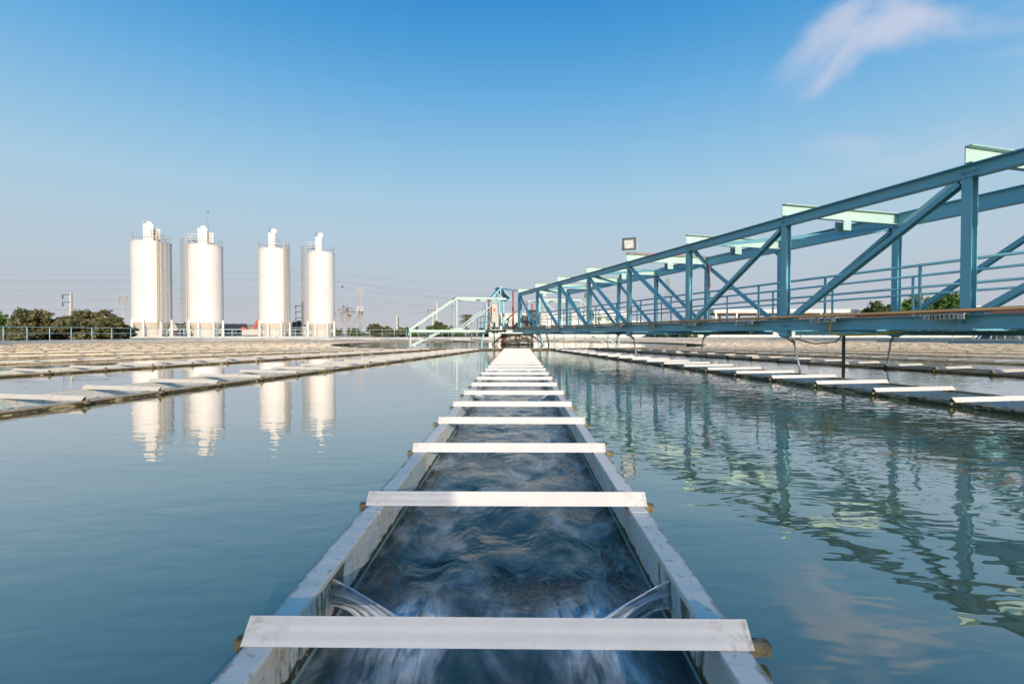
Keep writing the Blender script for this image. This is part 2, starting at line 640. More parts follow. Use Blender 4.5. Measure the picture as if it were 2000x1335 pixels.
def make_flow_mat():
    """fast water in the launder: dark, streaked with soft foam"""
    t = NT('flowing_water')
    o = t.sepxyz()
    swirl = t.noise(2.6, 3, 0.5, 0.9, stretch=(1.3, 0.9, 1))
    mid = t.noise(7.0, 4, 0.55, 0.8, stretch=(1.2, 0.6, 1), rot=(0, 0, R(14)))
    fine = t.noise(30.0, 3, 0.5, 0.3, stretch=(1.6, 0.22, 1), rot=(0, 0, R(8)))
    foam = t.math('MULTIPLY', t.rng(swirl, 0.40, 0.72), t.rng(mid, 0.34, 0.72))
    foam = t.math('MULTIPLY', foam, t.rng(fine, 0.2, 0.8, 0.6, 1.0))
    at = t.n('ShaderNodeAttribute')
    at.attribute_name = 'foam'
    fj = t.math('MULTIPLY', at.outputs['Fac'], t.rng(t.noise(16.0, 4, 0.6, 0.6, stretch=(1.8, 0.30, 1)), 0.28, 0.66))
    foam = t.math('ADD', t.math('MULTIPLY', foam, 0.8), fj)
    foam = t.math('MINIMUM', foam, 0.95)
    c = t.mix(foam, (0.034, 0.060, 0.056), (0.80, 0.76, 0.71))
    t.color(c)
    t.rough(t.math('ADD', 0.10, t.math('MULTIPLY', foam, 0.6)))
    t.b.inputs['IOR'].default_value = 1.36
    chop = t.noise(34.0, 3, 0.55, 0.5, stretch=(1.0, 0.7, 1))
    h = t.math('ADD', t.math('MULTIPLY', swirl, 0.035), t.math('MULTIPLY', mid, 0.010))
    h = t.math('ADD', h, t.math('MULTIPLY', chop, 0.0022))
    t.bump(h, 1.0, 0.8)
    return t.m


M['flow'] = make_flow_mat()


def make_jet_mat():
    t = NT('jet_water')
    t.color((0.86, 0.93, 0.95))
    t.rough(0.04)
    t.b.inputs['IOR'].default_value = 1.33
    t.b.inputs['Transmission Weight'].default_value = 1.0
    # air-white streaks along the fall
    at = t.n('ShaderNodeAttribute')
    at.attribute_name = 'streak'
    wh = t.n('ShaderNodeBsdfPrincipled')
    wh.inputs['Base Color'].default_value = (0.78, 0.83, 0.86, 1)
    wh.inputs['Roughness'].default_value = 0.35
    mx = t.n('ShaderNodeMixShader')
    t.l(at.outputs['Fac'], mx.inputs[0])
    t.l(t.b.outputs[0], mx.inputs[1])
    t.l(wh.outputs[0], mx.inputs[2])
    t.l(mx.outputs[0], t.t.nodes['Material Output'].inputs[0])
    return t.m


M['jet'] = make_jet_mat()
M['froth'] = pmat('froth', (0.80, 0.82, 0.84), 0.5)


def make_ground_mat():
    t = NT('ground')
    c = t.mix(t.rng(t.noise(0.06, 5, 0.6), 0.4, 0.6), (0.16, 0.17, 0.07), (0.36, 0.33, 0.27))
    c = t.mix(t.rng(t.noise(1.2, 6, 0.7), 0.4, 0.65), c, (0.10, 0.12, 0.045))
    t.color(c)
    t.rough(0.95)
    t.bump(t.noise(6.0, 6, 0.7), 0.05)
    return t.m


M['ground'] = make_ground_mat()


def make_column_mat():
    t = NT('stained_column')
    z = t.sepxyz()[2]
    c = t.mix(t.rng(t.noise(1.5, 5), 0.3, 0.7), (0.68, 0.66, 0.62), (0.54, 0.53, 0.51))
    drib = t.noise(3.0, 5, 0.6, 0.2, stretch=(1, 1, 0.12))
    c = t.mix(t.rng(drib, 0.54, 0.64), c, (0.38, 0.20, 0.10))
    c = t.mix(t.rng(z, 0.02, 0.14, 1.0, 0.0), c, (0.06, 0.055, 0.04))
    t.color(c)
    t.rough(0.85)
    return t.m


M['column'] = make_column_mat()

# ------------------------------------------------------------------ tank
RT = D + 0.8                 # inner radius of the tank wall
WALL_TOP = 0.27
RO, RI = 13.0, 11.8        # collecting ring channel
NL = 36
STEP = 2 * math.pi / NL
HALF = 0.60

mb = MB()
prof = []
ang = [2 * math.pi * k / 180 for k in range(180)]
rad = [RT + 0.7, RT + 2.5, 44, 50, 65, 90, 140, 250, 500, 1200, 4500]
for r_ in rad:
    for a in ang:
        prof.append((r_ * math.cos(a), D + r_ * math.sin(a), WALL_TOP - 0.05 - (0.0 if r_ < RT + 1 else 0.06)))
for i in range(len(rad) - 1):
    for k in range(180):
        k2 = (k + 1) % 180
        mb.f.append((i * 180 + k, (i + 1) * 180 + k, (i + 1) * 180 + k2, i * 180 + k2))
mb.v = prof
struct('ground', mb, M['ground'])

mb = MB()
mb.lathe([(RT, -0.6), (RT, WALL_TOP - 0.02), (RT + 0.02, WALL_TOP), (RT + 0.73, WALL_TOP), (RT + 0.73, -0.2)], 240, (0, D, 0))
tw = solid('tank_wall', mb, M['concrete'], 'low grey concrete rim wall curving round the whole basin', 'wall', smooth=False)

mb = MB()
for i in range(NL):
    t0, t1 = i * STEP, (i + 1) * STEP
    K = 9
    for rr in (0,):
        inn, out = [], []
        for k in range(K + 1):
            u = k / K
            if k == 0:
                d = Vector((math.sin(t0), -math.cos(t0))); n_ = Vector((math.cos(t0), math.sin(t0)))
                pi_, po_ = d * math.sqrt(RO ** 2 - HALF ** 2) + n_ * HALF, d * math.sqrt((RT + .05) ** 2 - HALF ** 2) + n_ * HALF
            elif k == K:
                d = Vector((math.sin(t1), -math.cos(t1))); n_ = Vector((math.cos(t1), math.sin(t1)))
                pi_, po_ = d * math.sqrt(RO ** 2 - HALF ** 2) - n_ * HALF, d * math.sqrt((RT + .05) ** 2 - HALF ** 2) - n_ * HALF
            else:
                hi, ho = math.asin(HALF / RO), math.asin(HALF / RT)
                ai = t0 + hi + (STEP - 2 * hi) * u
                ao = t0 + ho + (STEP - 2 * ho) * u
                pi_ = Vector((math.sin(ai), -math.cos(ai))) * RO
                po_ = Vector((math.sin(ao), -math.cos(ao))) * (RT + .05)
            inn.append(pi_)
            out.append(po_)
        o_ = len(mb.v)
        mb.v += [(p.x, p.y + D, 0.0) for p in inn] + [(p.x, p.y + D, 0.0) for p in out]
        for k in range(K):
            mb.f.append((o_ + k, o_ + K + 1 + k, o_ + K + 2 + k, o_ + k + 1))
# still well inside the ring
o_ = len(mb.v)
mb.v += [(RI * math.sin(a), D - RI * math.cos(a), 0.0) for a in ang] + [(0, D, 0.0)]
for k in range(180):
    mb.f.append((o_ + k, o_ + (k + 1) % 180, o_ + 180))
tw_ = struct('tank_water', mb, M['tank_water'])

mb = MB()
mb.lathe([(RI, IN_Z), (RO, IN_Z)], 120, (0, D, 0))
struct('ring_water', mb, M['tank_water'])

ring = thing('ring_channel', 'pale ring channel joining the inner ends of all the launders', 'channel', (0, D, 0))
for nm, r_ in (('outer_wall', RO), ('inner_wall', RI)):
    mb = MB()
    mb.lathe([(r_ - 0.05, -0.5), (r_ - 0.05, 0.035), (r_ - 0.075, 0.037), (r_ - 0.075, 0.062), (r_ + 0.075, 0.062),
              (r_ + 0.075, 0.037), (r_ + 0.05, 0.035), (r_ + 0.05, -0.5)], 144)
    part(nm, mb, M['skirt' if nm == 'outer_wall' else 'rim'], ring)

# ---------------------------------------------- radial launders
R0, R1 = RO - 0.02, RT + 0.02


def launder_meshes():
    d = {}
    for s in (-1, 1):
        mb = MB()
        a, b = sorted((s * 0.540, s * 0.598))
        mb.box(a, b, -R1, -R0, -0.44, 0.030)
        d['side_plate', s] = mb.mesh('side_plate')
        d['side_plate', s].materials.append(M['plate'])
        d['plain_plate', s] = d['side_plate', s].copy()
        d['plain_plate', s].materials[0] = M['plate_plain']
        mb = MB()
        a, b = sorted((s * 0.536, s * 0.612))
        # rim flange in lengths, butt-jointed and slightly out of line
        y = -R1
        rr = random.Random(3 + s)
        while y < -R0 - 0.01:
            y2 = min(y + 2.9, -R0)
            j = rr.uniform(-0.0012, 0.0012)
            mb.box(a + j, b + j, y + 0.0015, y2 - 0.0015, 0.0305 + j * 0.4, 0.053 + j * 0.6)
            y = y2
        d['rim', s] = mb.mesh('rim')
        d['rim', s].materials.append(M['rim'])
        d['rim_dirty', s] = d['rim', s].copy()
        d['rim_dirty', s].materials[0] = M['rim_dirty']
        mb = MB()
        a, b = sorted((s * 0.5985, s * 0.609))
        mb.box(a, b, -R1, -R0, -0.03, 0.0300)
        d['skirt', s] = mb.mesh('skirt')
        d['skirt', s].materials.append(M['skirt'])
        d['far_skirt', s] = d['skirt', s].copy()
        d['far_skirt', s].materials[0] = M['far_skirt']
    mb = MB()
    mb.box(-0.54, 0.54, -R1, -R0, -0.46, -0.44)
    d['floor'] = mb.mesh('floor_plate')
    d['floor'].materials.append(M['plate'])
    # cross bar: inverted steel angle
    mb = MB()
    L, a, tk = 0.618, 0.047, 0.0055
    prof_ = [(-a, 0.0), (-a + tk * 1.3, 0.0), (0, a - tk * 0.9), (a - tk * 1.3, 0.0), (a, 0.0), (0, a + tk * 0.4)]
    v = [(x, p[0], p[1]) for x in (-L, L) for p in prof_]
    f = [(i, (i + 1) % 6, 6 + (i + 1) % 6, 6 + i) for i in range(6)]
    f += [(0, 5, 2, 1), (2, 5, 4, 3), (6, 7, 8, 11), (8, 9, 10, 11)]
    mb.add(v, f)
    d['cross_bar'] = mb.mesh('cross_bar')
    d['cross_bar'].materials.append(M['cap'])
    d['cross_bar_dirty'] = d['cross_bar'].copy()
    d['cross_bar_dirty'].materials[0] = M['cap_dirty']
    d['cross_bar_far'] = d['cross_bar'].copy()
    d['cross_bar_far'].materials[0] = M['cap_far']
    for s in (-1, 1):
        mb = MB()
        n = 10
        ring_ = [(0.021 * (abs(math.cos(k * 2 * math.pi / n)) ** 0.6) * math.copysign(1, math.cos(k * 2 * math.pi / n)),
                  0.018 * (abs(math.sin(k * 2 * math.pi / n)) ** 0.6) * math.copysign(1, math.sin(k * 2 * math.pi / n))) for k in range(n)]
        xs = [0.609, 0.622, 0.643, 0.658, 0.662]
        sc = [1.0, 1.03, 0.96, 1.0, 0.86]
        vv, ff = [], []
        for x, c_ in zip(xs, sc):
            for (yy, zz) in ring_:
                vv.append((s * x, yy * c_, -0.020 + zz * c_))
        for i in range(len(xs) - 1):
            for k in range(n):
                q = (i * n + k, i * n + (k + 1) % n, (i + 1) * n + (k + 1) % n, (i + 1) * n + k)
                ff.append(q if s > 0 else q[::-1])
        ff.append(tuple((len(xs) - 1) * n + k for k in range(n)))
        mb.add(vv, ff)
        d['stub', s] = mb.mesh('stub')
        d['stub', s].materials.append(M['stub'])
    mb = MB()
    mb.box(-0.54, 0.54, -R1, -R0, IN_Z - 0.02, IN_Z)
    d['water'] = mb.mesh('launder_water')
    d['water'].materials.append(M['flow'])
    return d


LM = launder_meshes()
BAR_R = [D - 1.212 - k * 0.9785 for k in range(26)]
BAR_R = [D - 1.212 + 0.9785 * k for k in (1,)] + BAR_R
BAR_R = [r_ for r_ in BAR_R if r_ > RO + 0.3]

ORD = ['', 'first', 'second', 'third', 'fourth', 'fifth', 'sixth', 'seventh', 'eighth', 'ninth']


def launder_label(i):
    if i == 0:
        return 'long white launder channel running from the camera straight to the central column'
    side = 'right' if i > 0 else 'left'
    a = abs(i)
    if a <= 7:
        look = {1: 'slime-edged', 2: 'pale'}.get(a, 'thin pale')
        return f'{look} launder channel, {ORD[a]} to the {side} of the central one'
    j = 18 - a
    if j == 0:
        return 'thin pale launder stripe directly behind the central column, on the far side'
    n = ORD[j] if j < len(ORD) else 'tenth'
    return f'thin far-side launder stripe, {n} to the {side} of the one behind the column'


for i in list(range(0, 18)) + list(range(-18, 0)):
    a = abs(i)
    root = thing('launder', launder_label(i), 'launder', (0, D, 0), i * STEP, 'radial launders of the round basin')
    for s in (-1, 1):
        o = link('side_plate', LM['side_plate' if i == 0 else 'plain_plate', s], parent=root)
        o = link('rim', LM['rim_dirty' if i == 1 else 'rim', s], parent=root)
        if i == 0:
            bevel(o, 0.004)
        link('skirt', LM['skirt' if a <= 1 or i == -2 else 'far_skirt', s], parent=root)
    link('floor_plate', LM['floor'], parent=root)
    rr = random.Random(100 + i)
    if a <= 7:
        for k, r_ in enumerate(BAR_R):
            if a > 4 and k % 1:
                continue
            b = link('cross_bar', LM['cross_bar' if i in (0, 1) else 'cross_bar_dirty' if a <= 2 else 'cross_bar_far'], parent=root, loc=(rr.uniform(-.004, .004), -r_ + rr.uniform(-.006, .006), 0.0538))
            b.rotation_euler = (rr.uniform(-.02, .02), 0, rr.uniform(-.006, .006))
            if a >= 3:
                b.scale = (1, 1, 0.35)
            if a <= 2 and r_ > 16:
                for s in (-1, 1):
                    st = link('stub', LM['stub', s], parent=b)
                    st.location = (s * rr.uniform(-0.012, 0.012), 0, 0)
    else:
        mb = MB()
        for r_ in BAR_R:
            mb.add([(x, -r_ + y, z) for (x, y, z) in [tuple(v.co) for v in LM['cross_bar'].vertices]],
                   [tuple(p.vertices) for p in LM['cross_bar'].polygons])
        for k, v in enumerate(mb.v):
            mb.v[k] = (v[0], v[1], v[2] * 0.35 + 0.0538)
        part('cross_bars', mb, M['cap_far'], root)['kind'] = 'stuff'
    if i != 0:
        w = link('launder_water', LM['water'], parent=None, loc=(0, D, 0), rz=i * STEP)
        w['kind'] = 'structure'

# ---------------------------------------------- flowing water of the near launder
ys = []
y = -0.9
while y < D - RO:
    ys.append(y)
    y += 0.018 if y < 3.6 else 0.03 if y < 8 else 0.1
xs = np.linspace(-0.5405, 0.5405, 50)
V, F, FO = [], [], []
for y in ys:
    for x in xs:
        p = Vector((x * 2.1, y * 1.25, 0.0))
        h = noise.noise(p * 1.6) * 0.016 + noise.noise(p * 3.7 + Vector((5, 2, 0))) * 0.009
        h += noise.noise(Vector((x * 13, y * 4.5, 3.0)) + Vector((h * 40, h * 30, 0))) * 0.0045
        fo = 0.0
        for jy in JETS:
            for s in (-1, 1):
                lx, ly = s * 0.265, jy + 0.01
                dx, dy = x - lx, y - ly
                # boil under the jet
                g = math.exp(-(dx * dx + dy * dy * 0.9) / 0.010)
                h += g * (0.022 + 0.034 * noise.noise(Vector((x * 22, y * 22, 1.7))))
                # tail washed downstream, towards the outer wall
                tail = math.exp(-((dx + s * dy * 0.12) ** 2) / 0.012) * (1 / (1 + math.exp(min(60.0, dy / 0.03)))) * math.exp(min(0, dy) / 0.5)
                fo += 1.1 * g + 0.9 * tail
                h += tail * 0.012 * noise.noise(Vector((x * 30, y * 8, 4)))
        V.append((x, y, IN_Z + h * (1 - 0.6 * (abs(x) / 0.54) ** 6)))
        FO.append(min(1.0, fo))
nx = len(xs)
for j in range(len(ys) - 1):
    for i in range(nx - 1):
        F.append((j * nx + i, j * nx + i + 1, (j + 1) * nx + i + 1, (j + 1) * nx + i))
me = bpy.data.meshes.new('flowing_water')
me.from_pydata(V, [], F)
me.polygons.foreach_set('use_smooth', [True] * len(F))
at = me.attributes.new('foam', 'FLOAT', 'POINT')
at.data.foreach_set('value', FO)
me.materials.append(M['flow'])
fw = link('flowing_water', me)
fw['kind'] = 'structure'


def jet(y0, s, seed, label):
    """nappe falling from a tall notch in the side plate, folded along its length"""
    rr = random.Random(seed)
    NU, NV = 34, 48
    xw = 0.541
    V, F, ST = [], [], []
    reach_top, reach_bot = 0.30, 0.12
    for side_ in (0, 1):
        for i in range(NU + 1):
            u = i / NU
            for j in range(NV + 1):
                v = j / NV                         # 0 top of the notch, 1 its sill
                z0 = 0.024 - 0.082 * v
                rch = reach_top * (1 - v) + reach_bot * v
                x = xw - rch * u ** (1.0 - 0.12 * v)
                zend = IN_Z - 0.012
                z = z0 + (zend - z0) * u ** (1.12 + 1.2 * v)
                fold = math.exp(-((v - 0.45) / 0.12) ** 2)
                y = y0 - 0.012 * v - 0.03 * u * (1 - 0.5 * v) + 0.05 * v * (1 - v) * u - 0.014 * fold * u
                rp = 0.0016 * math.sin(v * 31 + u * 3.5 + seed) * u + 0.006 * noise.noise(Vector((v * 7, u * 1.6, seed))) * (0.3 + u)
                th = 0.003 + 0.006 * math.sin(math.pi * min(1, v * 1.02)) * (0.5 + u)
                y += rp + (th if side_ else -th)
                V.append((s * x, y, z))
                w = noise.noise(Vector((v * 13 + u * 1.5, u * 2.2, seed + 9))) * 0.5 + 0.5
                w2 = noise.noise(Vector((v * 34, u * 2.0, seed + 3))) * 0.5 + 0.5
                st = 0.17 + max(0.0, (w - 0.50) * 2.6) + max(0, w2 - 0.56) * 2.4 + 0.55 * fold + (0.35 if v < 0.06 or v > 0.95 else 0)
                ST.append(min(0.9, st * (0.45 + 0.8 * u)))
    n = (NU + 1) * (NV + 1)
    for i in range(NU):
        for j in range(NV):
            a = i * (NV + 1) + j
            F.append((a, a + 1, a + NV + 2, a + NV + 1))
            F.append((n + a + NV + 1, n + a + NV + 2, n + a + 1, n + a))
    for i in range(NU):
        for j in (0, NV):
            a = i * (NV + 1) + j
            F.append((a, a + NV + 1, n + a + NV + 1, n + a))
    me = bpy.data.meshes.new('water_jet')
    me.from_pydata(V, [], F)
    me.polygons.foreach_set('use_smooth', [True] * len(F))
    me.attributes.new('streak', 'FLOAT', 'POINT').data.foreach_set('value', ST)
    me.materials.append(M['jet'])
    return thing('water_jet', label, 'water jet', (0, 0, 0), 0, 'jets falling into the near launder', me)


far_w = ['nearest', 'second', 'third', 'farthest']
for k, jy in enumerate(JETS):
    for s in (-1, 1):
        jet(jy, s, 11 + 5 * k + s, f'clear water jet from the {"left" if s < 0 else "right"} launder wall, {far_w[k]} along the channel')

# splash: loose drops and froth where the two nearest jets land
for s in (-1, 1):
    mb = MB()
    rr = random.Random(40 + s)
    for k in range(60):
        ang_ = rr.uniform(0, 2 * math.pi)
        q = abs(rr.gauss(0, 0.06))
        cx, cy = s * 0.275 + math.cos(ang_) * q, JETS[0] - 0.03 + math.sin(ang_) * q * 0.9
        cz = IN_Z + 0.012 + max(0, 0.04 - q * 0.4) * rr.random()
        r_ = rr.uniform(0.0006, 0.0018)
        o_ = len(mb.v)
        for (px, py, pz) in ((1, 0, 0), (-1, 0, 0), (0, 1, 0), (0, -1, 0), (0, 0, 1), (0, 0, -1)):
            mb.v.append((cx + px * r_, cy + py * r_ * 1.4, cz + pz * r_))
        for fc in ((0, 2, 4), (2, 1, 4), (1, 3, 4), (3, 0, 4), (2, 0, 5), (1, 2, 5), (3, 1, 5), (0, 3, 5)):
            mb.f.append(tuple(o_ + i for i in fc))
    sp = struct('splash_drops', mb, M['froth'], True, 'stuff')
    sp['label'] = f'white drops splashing where the nearest {"left" if s < 0 else "right"} jet lands'
    sp['category'] = 'splash'

# ---------------------------------------------- rim fence
RF = RT + 0.46
fence = thing('rim_railing', 'pale teal two-rail fence on the rim wall round the basin', 'railing', (0, D, 0))
post = MB()
post.tube((0, 0, 0), (0, 0, 1.06), 0.03, 8)
post_me = post.mesh('post', True)
post_me.materials.append(M['fence_teal'])
NP = 136
for k in range(NP):
    a = 2 * math.pi * (k + 0.5) / NP
    if abs(a - 1.5 * math.pi) < 0.075:
        continue
    p = link('post', post_me, parent=fence, loc=(RF * math.cos(a), RF * math.sin(a), WALL_TOP - 0.002))
for z_, r_ in ((1.04, 0.024), (0.55, 0.019)):
    mb = MB()
    g = 0.075
    pts = [(RF * math.cos(1.5 * math.pi + g + (2 * math.pi - 2 * g) * k / 250), RF * math.sin(1.5 * math.pi + g + (2 * math.pi - 2 * g) * k / 250), WALL_TOP + z_) for k in range(251)]
    mb.path(pts, r_, 6)
    part('rail', mb, M['fence_teal'], fence, True)

# unseen louvred screen, added behind the camera to half-shade the near launder end
kb = thing('shade_screen', 'added grey louvred screen behind the camera, out of view, shading the near launder', 'screen', (0, -2.3, WALL_TOP - 0.06))
for (x0, x1, zt) in ((-3.6, 1.1495, 1.36), (1.1505, 3.4, 1.04)):
    z_ = 0.04
    while z_ < zt:
        mb = MB()
        mb.box(x0, x1, -0.02, 0.02, z_, z_ + 0.0065)
        part('slat', mb, M['grey_metal'], kb)
        z_ += 0.030
    for x in ((x0,) if x0 < 0 else (x1,)):
        mb = MB()
        mb.box(x - 0.012 if x == x0 else x + 0.001, x - 0.001 if x == x0 else x + 0.012, -0.03, 0.03, 0, zt)
        part('post', mb, M['grey_metal'], kb)

# ------------------------------------------------------------------ rotating bridge
PHI = R(16.1)
KB = D / 33.6            # the bridge was measured at unit scale for a centre 33.6 m away
BR = thing('scraper_bridge', 'long blue steel truss bridge reaching from the central column to the right', 'bridge', (0, D, CAM_Z), -(math.pi / 2 - PHI))
S0, DS = 27.45, 3.127
node = lambda k: S0 - DS * k
KS = list(range(-2, 8))       # node numbers, 7 next to the column
TF, TB = -1.45, 1.45
SA, SB = node(7) - 0.3, node(-2) + 0.4


def bpart(name, mb, mat='teal', parent=None, smooth=False):
    return part(name, mb, M[mat], parent or BR, smooth)


for t_, (zt0, zt1), w_ in ((TF, (2.12, 2.30), 0.16), (TB, (2.25, 2.54), 0.18)):
    mb = MB()
    mb.ibeam((SA, t_, (zt0 + zt1) / 2), (SB, t_, (zt0 + zt1) / 2), w_, zt1 - zt0)
    bpart('top_chord', mb)
    mb = MB()
    mb.ibeam((SA - 1.2, t_, 0.16), (SB, t_, 0.16), 0.16, 0.20)
    bpart('bottom_chord', mb)
    for k in KS:
        s_ = node(k)
        big = 1.6 if k == 7 else 1.0
        mb = MB()
        mb.ibeam((s_, t_, 0.262), (s_, t_, zt0 - 0.002), 0.125 * big, 0.125 * big, 0.012, up=(0, 1, 0))
        bpart('vertical_post', mb)
        mb = MB()
        if t_ == TB:
            mb.add([(s_ - 0.24, t_ - 0.005, zt0 - 0.002), (s_ + 0.24, t_ - 0.005, zt0 - 0.002), (s_ + 0.09, t_ - 0.005, zt0 - 0.14), (s_ - 0.09, t_ - 0.005, zt0 - 0.14),
                    (s_ - 0.24, t_ + 0.005, zt0 - 0.002), (s_ + 0.24, t_ + 0.005, zt0 - 0.002), (s_ + 0.09, t_ + 0.005, zt0 - 0.14), (s_ - 0.09, t_ + 0.005, zt0 - 0.14)],
                   [(0, 3, 2, 1), (4, 5, 6, 7), (0, 1, 5, 4), (1, 2, 6, 5), (2, 3, 7, 6), (3, 0, 4, 7)])
            bpart('gusset_plate', mb)
            mb = MB()
        mb.bar((s_ - 0.20, t_, 0.31), (s_ + 0.20, t_, 0.31), 0.010, 0.094)
        bpart('gusset_plate', mb)
        # bolts on the chord webs
        if t_ == TF:
            mb = MB()
            for b_ in (-0.05, 0.05):
                mb.tube((s_ + b_, t_ - 0.086, 0.16), (s_ + b_, t_ - 0.006, 0.16), 0.016, 6)
                mb.tube((s_ + b_ * 1.4, t_ - 0.086, 2.21), (s_ + b_ * 1.4, t_ - 0.006, 2.21), 0.016, 6)
            bpart('bolt', mb)
    for k in KS[:-1]:
        # panel between node k (outer) and node k + 1 (inner); Pratt pattern mirrored about node 2
        so, si = node(k), node(k + 1)
        if k >= 2:
            p, q = (so - 0.12, t_, 0.30), (si + 0.12, t_, zt0 - 0.03)
        else:
            p, q = (so - 0.12, t_, zt0 - 0.03), (si + 0.12, t_, 0.30)
        mb = MB()
        mb.channel(p, q, 0.07, 0.12, 0.010, 1, up=(0, 1, 0))
        mb.bar(p, q, 0.012, 0.05, up=(0, 1, 0), du=-0.02)
        bpart('diagonal_brace', mb)

for k in KS:
    s_ = node(k)
    mb = MB()
    mb.channel((s_, TF - 0.10, 2.422), (s_, TB - 0.012, 2.422), 0.09, 0.24, 0.012, 1)
    bpart('cross_beam', mb, 'teal_sunlit')
    mb = MB()
    mb.box(s_ - 0.10, s_ + 0.10, 0.05, 0.08, 2.10, 2.30)
    mb.box(s_ - 0.10, s_ - 0.08, -0.12, 0.05, 2.10, 2.30)
    mb.box(s_ + 0.08, s_ + 0.10, -0.12, 0.05, 2.10, 2.30)
    bpart('hanger_bracket', mb, 'teal_sunlit')
    mb = MB()
    mb.channel((s_, TF + 0.085, 0.10), (s_, TB - 0.085, 0.10), 0.06, 0.12, 0.010, 1)
    bpart('floor_beam', mb)
for k in KS[:-1]:
    so, si = node(k), node(k + 1)
    mb = MB()
    a_, b_ = (TF, TB) if k % 2 == 0 else (TB, TF)
    mb.angle((so - 0.1, a_ * 0.93, 2.28), (si + 0.1, b_ * 0.93, 2.28), 0.08, 0.010)
    bpart('top_lateral_brace', mb)
    mb = MB()
    mb.angle((so - 0.1, b_ * 0.9, 0.04), (si + 0.1, a_ * 0.9, 0.04), 0.07, 0.010)
    bpart('bottom_lateral_brace', mb)

mb = MB()
mb.box(SA - 1.0, SB, -0.62, 0.92, 0.162, 0.195)
bpart('walkway_grating', mb, 'grey_metal')
for t_, ph in ((-0.66, 0.55), (0.90, 0.0)):
    hr = None
    for z_, r_ in ((1.12, 0.024), (0.76, 0.021)):
        mb = MB()
        mb.tube((SA - 0.6, t_, z_ - 0.0), (SB, t_, z_), r_, 8)
        h_ = bpart('handrail', mb, smooth=True)
        if hr is None:
            hr = h_
    s_ = SB - 0.2 - ph
    while s_ > SA - 0.6:
        mb = MB()
        mb.tube((s_, t_, 0.17), (s_, t_, 1.115), 0.024, 8)
        bpart('handrail_post', mb, smooth=True)
        s_ -= 1.77

# supply pipe along the near chord with its stained hanger plates
mb = MB()
mb.tube((SA, TF - 0.13, 0.315), (SB, TF - 0.13, 0.315), 0.030, 10)
bpart('supply_pipe', mb, 'tan_pipe', smooth=True)
mb = MB()
mb.tube((SA, TB - 0.2, 0.36), (SB, TB - 0.2, 0.36), 0.022, 8)
bpart('conduit', mb, 'red', smooth=True)
s_ = node(0) - 0.08
while s_ > SA:
    mb = MB()
    mb.box(s_ - 0.36, s_ + 0.16, TF - 0.20, TF - 0.084, 0.262, 0.276)
    mb.box(s_ - 0.36, s_ + 0.16, TF - 0.204, TF - 0.19, 0.195, 0.276)
    pl = bpart('hanger_plate', mb, 'dirty_plate')
    mb = MB()
    for q in range(9):
        x_ = s_ - 0.30 + q * 0.045 + random.uniform(-.012, .012)
        mb.box(x_, x_ + random.uniform(.008, .022), TF - 0.2075, TF - 0.204, 0.197 + random.uniform(0, .02), 0.262 + random.uniform(-.01, .012))
    link('stain', mb.mesh('stain'), M['black'], pl)
    s_ -= 1.925
# drop hose loop
mb = MB()
s_ = node(1) + 1.15
mb.path([(s_, TF - 0.13, 0.31), (s_, TF - 0.17, 0.18), (s_ - 0.02, TF - 0.15, 0.02), (s_ + 0.15, TF - 0.1, -0.03), (s_ + 0.7, TF - 0.06, -0.015), (s_ + 1.1, TF, 0.03)], 0.018, 8)
bpart('drain_hose', mb, 'yellow', smooth=True)

# hangers that carry the submerged rake
for k, t_, lean in ((1, TF, 0.18), (3, TF, 0.16), (-1, TF, 0.1), (1, TB, -0.1), (3, TB, -0.12), (5, TB, -0.08), (6, TF, 0.05), (0, TB, 0.1)):
    s_ = node(k)
    mb = MB()
    mb.box(s_ - 0.10, s_ + 0.10, t_ - 0.06, t_ + 0.06, -0.06, 0.058)
    mb.tube((s_, t_ - 0.075, -0.04), (s_, t_ + 0.075, -0.04), 0.05, 10)
    hb = bpart('rake_bracket', mb)
    mb = MB()
    mb.tube((s_, t_, -0.05), (s_ + lean * 0.4, t_ + lean * 0.8, -0.16), 0.035, 8)
    mb.tube((s_ + lean * 0.4, t_ + lean * 0.8, -0.16), (s_ + lean * 1.5, t_ + lean * 1.5, -1.35), 0.019, 8)
    link('rake_rod', mb.mesh('rake_rod', True), M['rod'], hb)
mb = MB()
s_ = node(1) + 0.5
mb.bar((s_, TF + 0.9, 0.05), (s_, TF + 0.9, -1.4), 0.04, 0.04, up=(0, 1, 0))
bpart('guide_post', mb, 'dark')
mb = MB()
mb.path([(s_, TF + 0.9, 0.0), (s_ + 0.1, TF + 0.6, -0.16), (s_ - 0.1, TF + 0.3, -0.2), (s_ - 0.35, TF + 0.1, -0.1)], 0.012, 6)
bpart('cable', mb, 'black', smooth=True)
# dark red riser on the walkway
mb = MB()
mb.tube((node(3) + 0.45, 1.2, 0.2), (node(3) + 0.45, 1.2, 2.25), 0.022, 8)
mb.tube((node(3) + 0.45, 1.2, 1.5), (node(3) + 0.45, 1.2, 1.6), 0.04, 8)
bpart('riser_pipe', mb, 'red', smooth=True)
mb = MB()
mb.tube((node(3) + 0.03, TF - 0.1, 2.565), (node(3) + 0.03, TB, 2.565), 0.02, 8)
bpart('lamp_conduit', mb, 'red', smooth=True)
# outer carriage riding on the rim wall
mb = MB()
mb.box(SB - 0.9, SB - 0.3, TF - 0.1, TB + 0.1, -0.12, 0.058)
bpart('end_carriage', mb)
for t_ in (TF, TB):
    mb = MB()
    mb.tube((SB - 0.5, t_ - 0.06, -0.32), (SB - 0.5, t_ + 0.06, -0.32), 0.2, 20)
    bpart('wheel', mb, 'black')

BR.scale = (KB, KB, KB)

# ---------------------------------------------- cross arms of the scraper
ARM = None


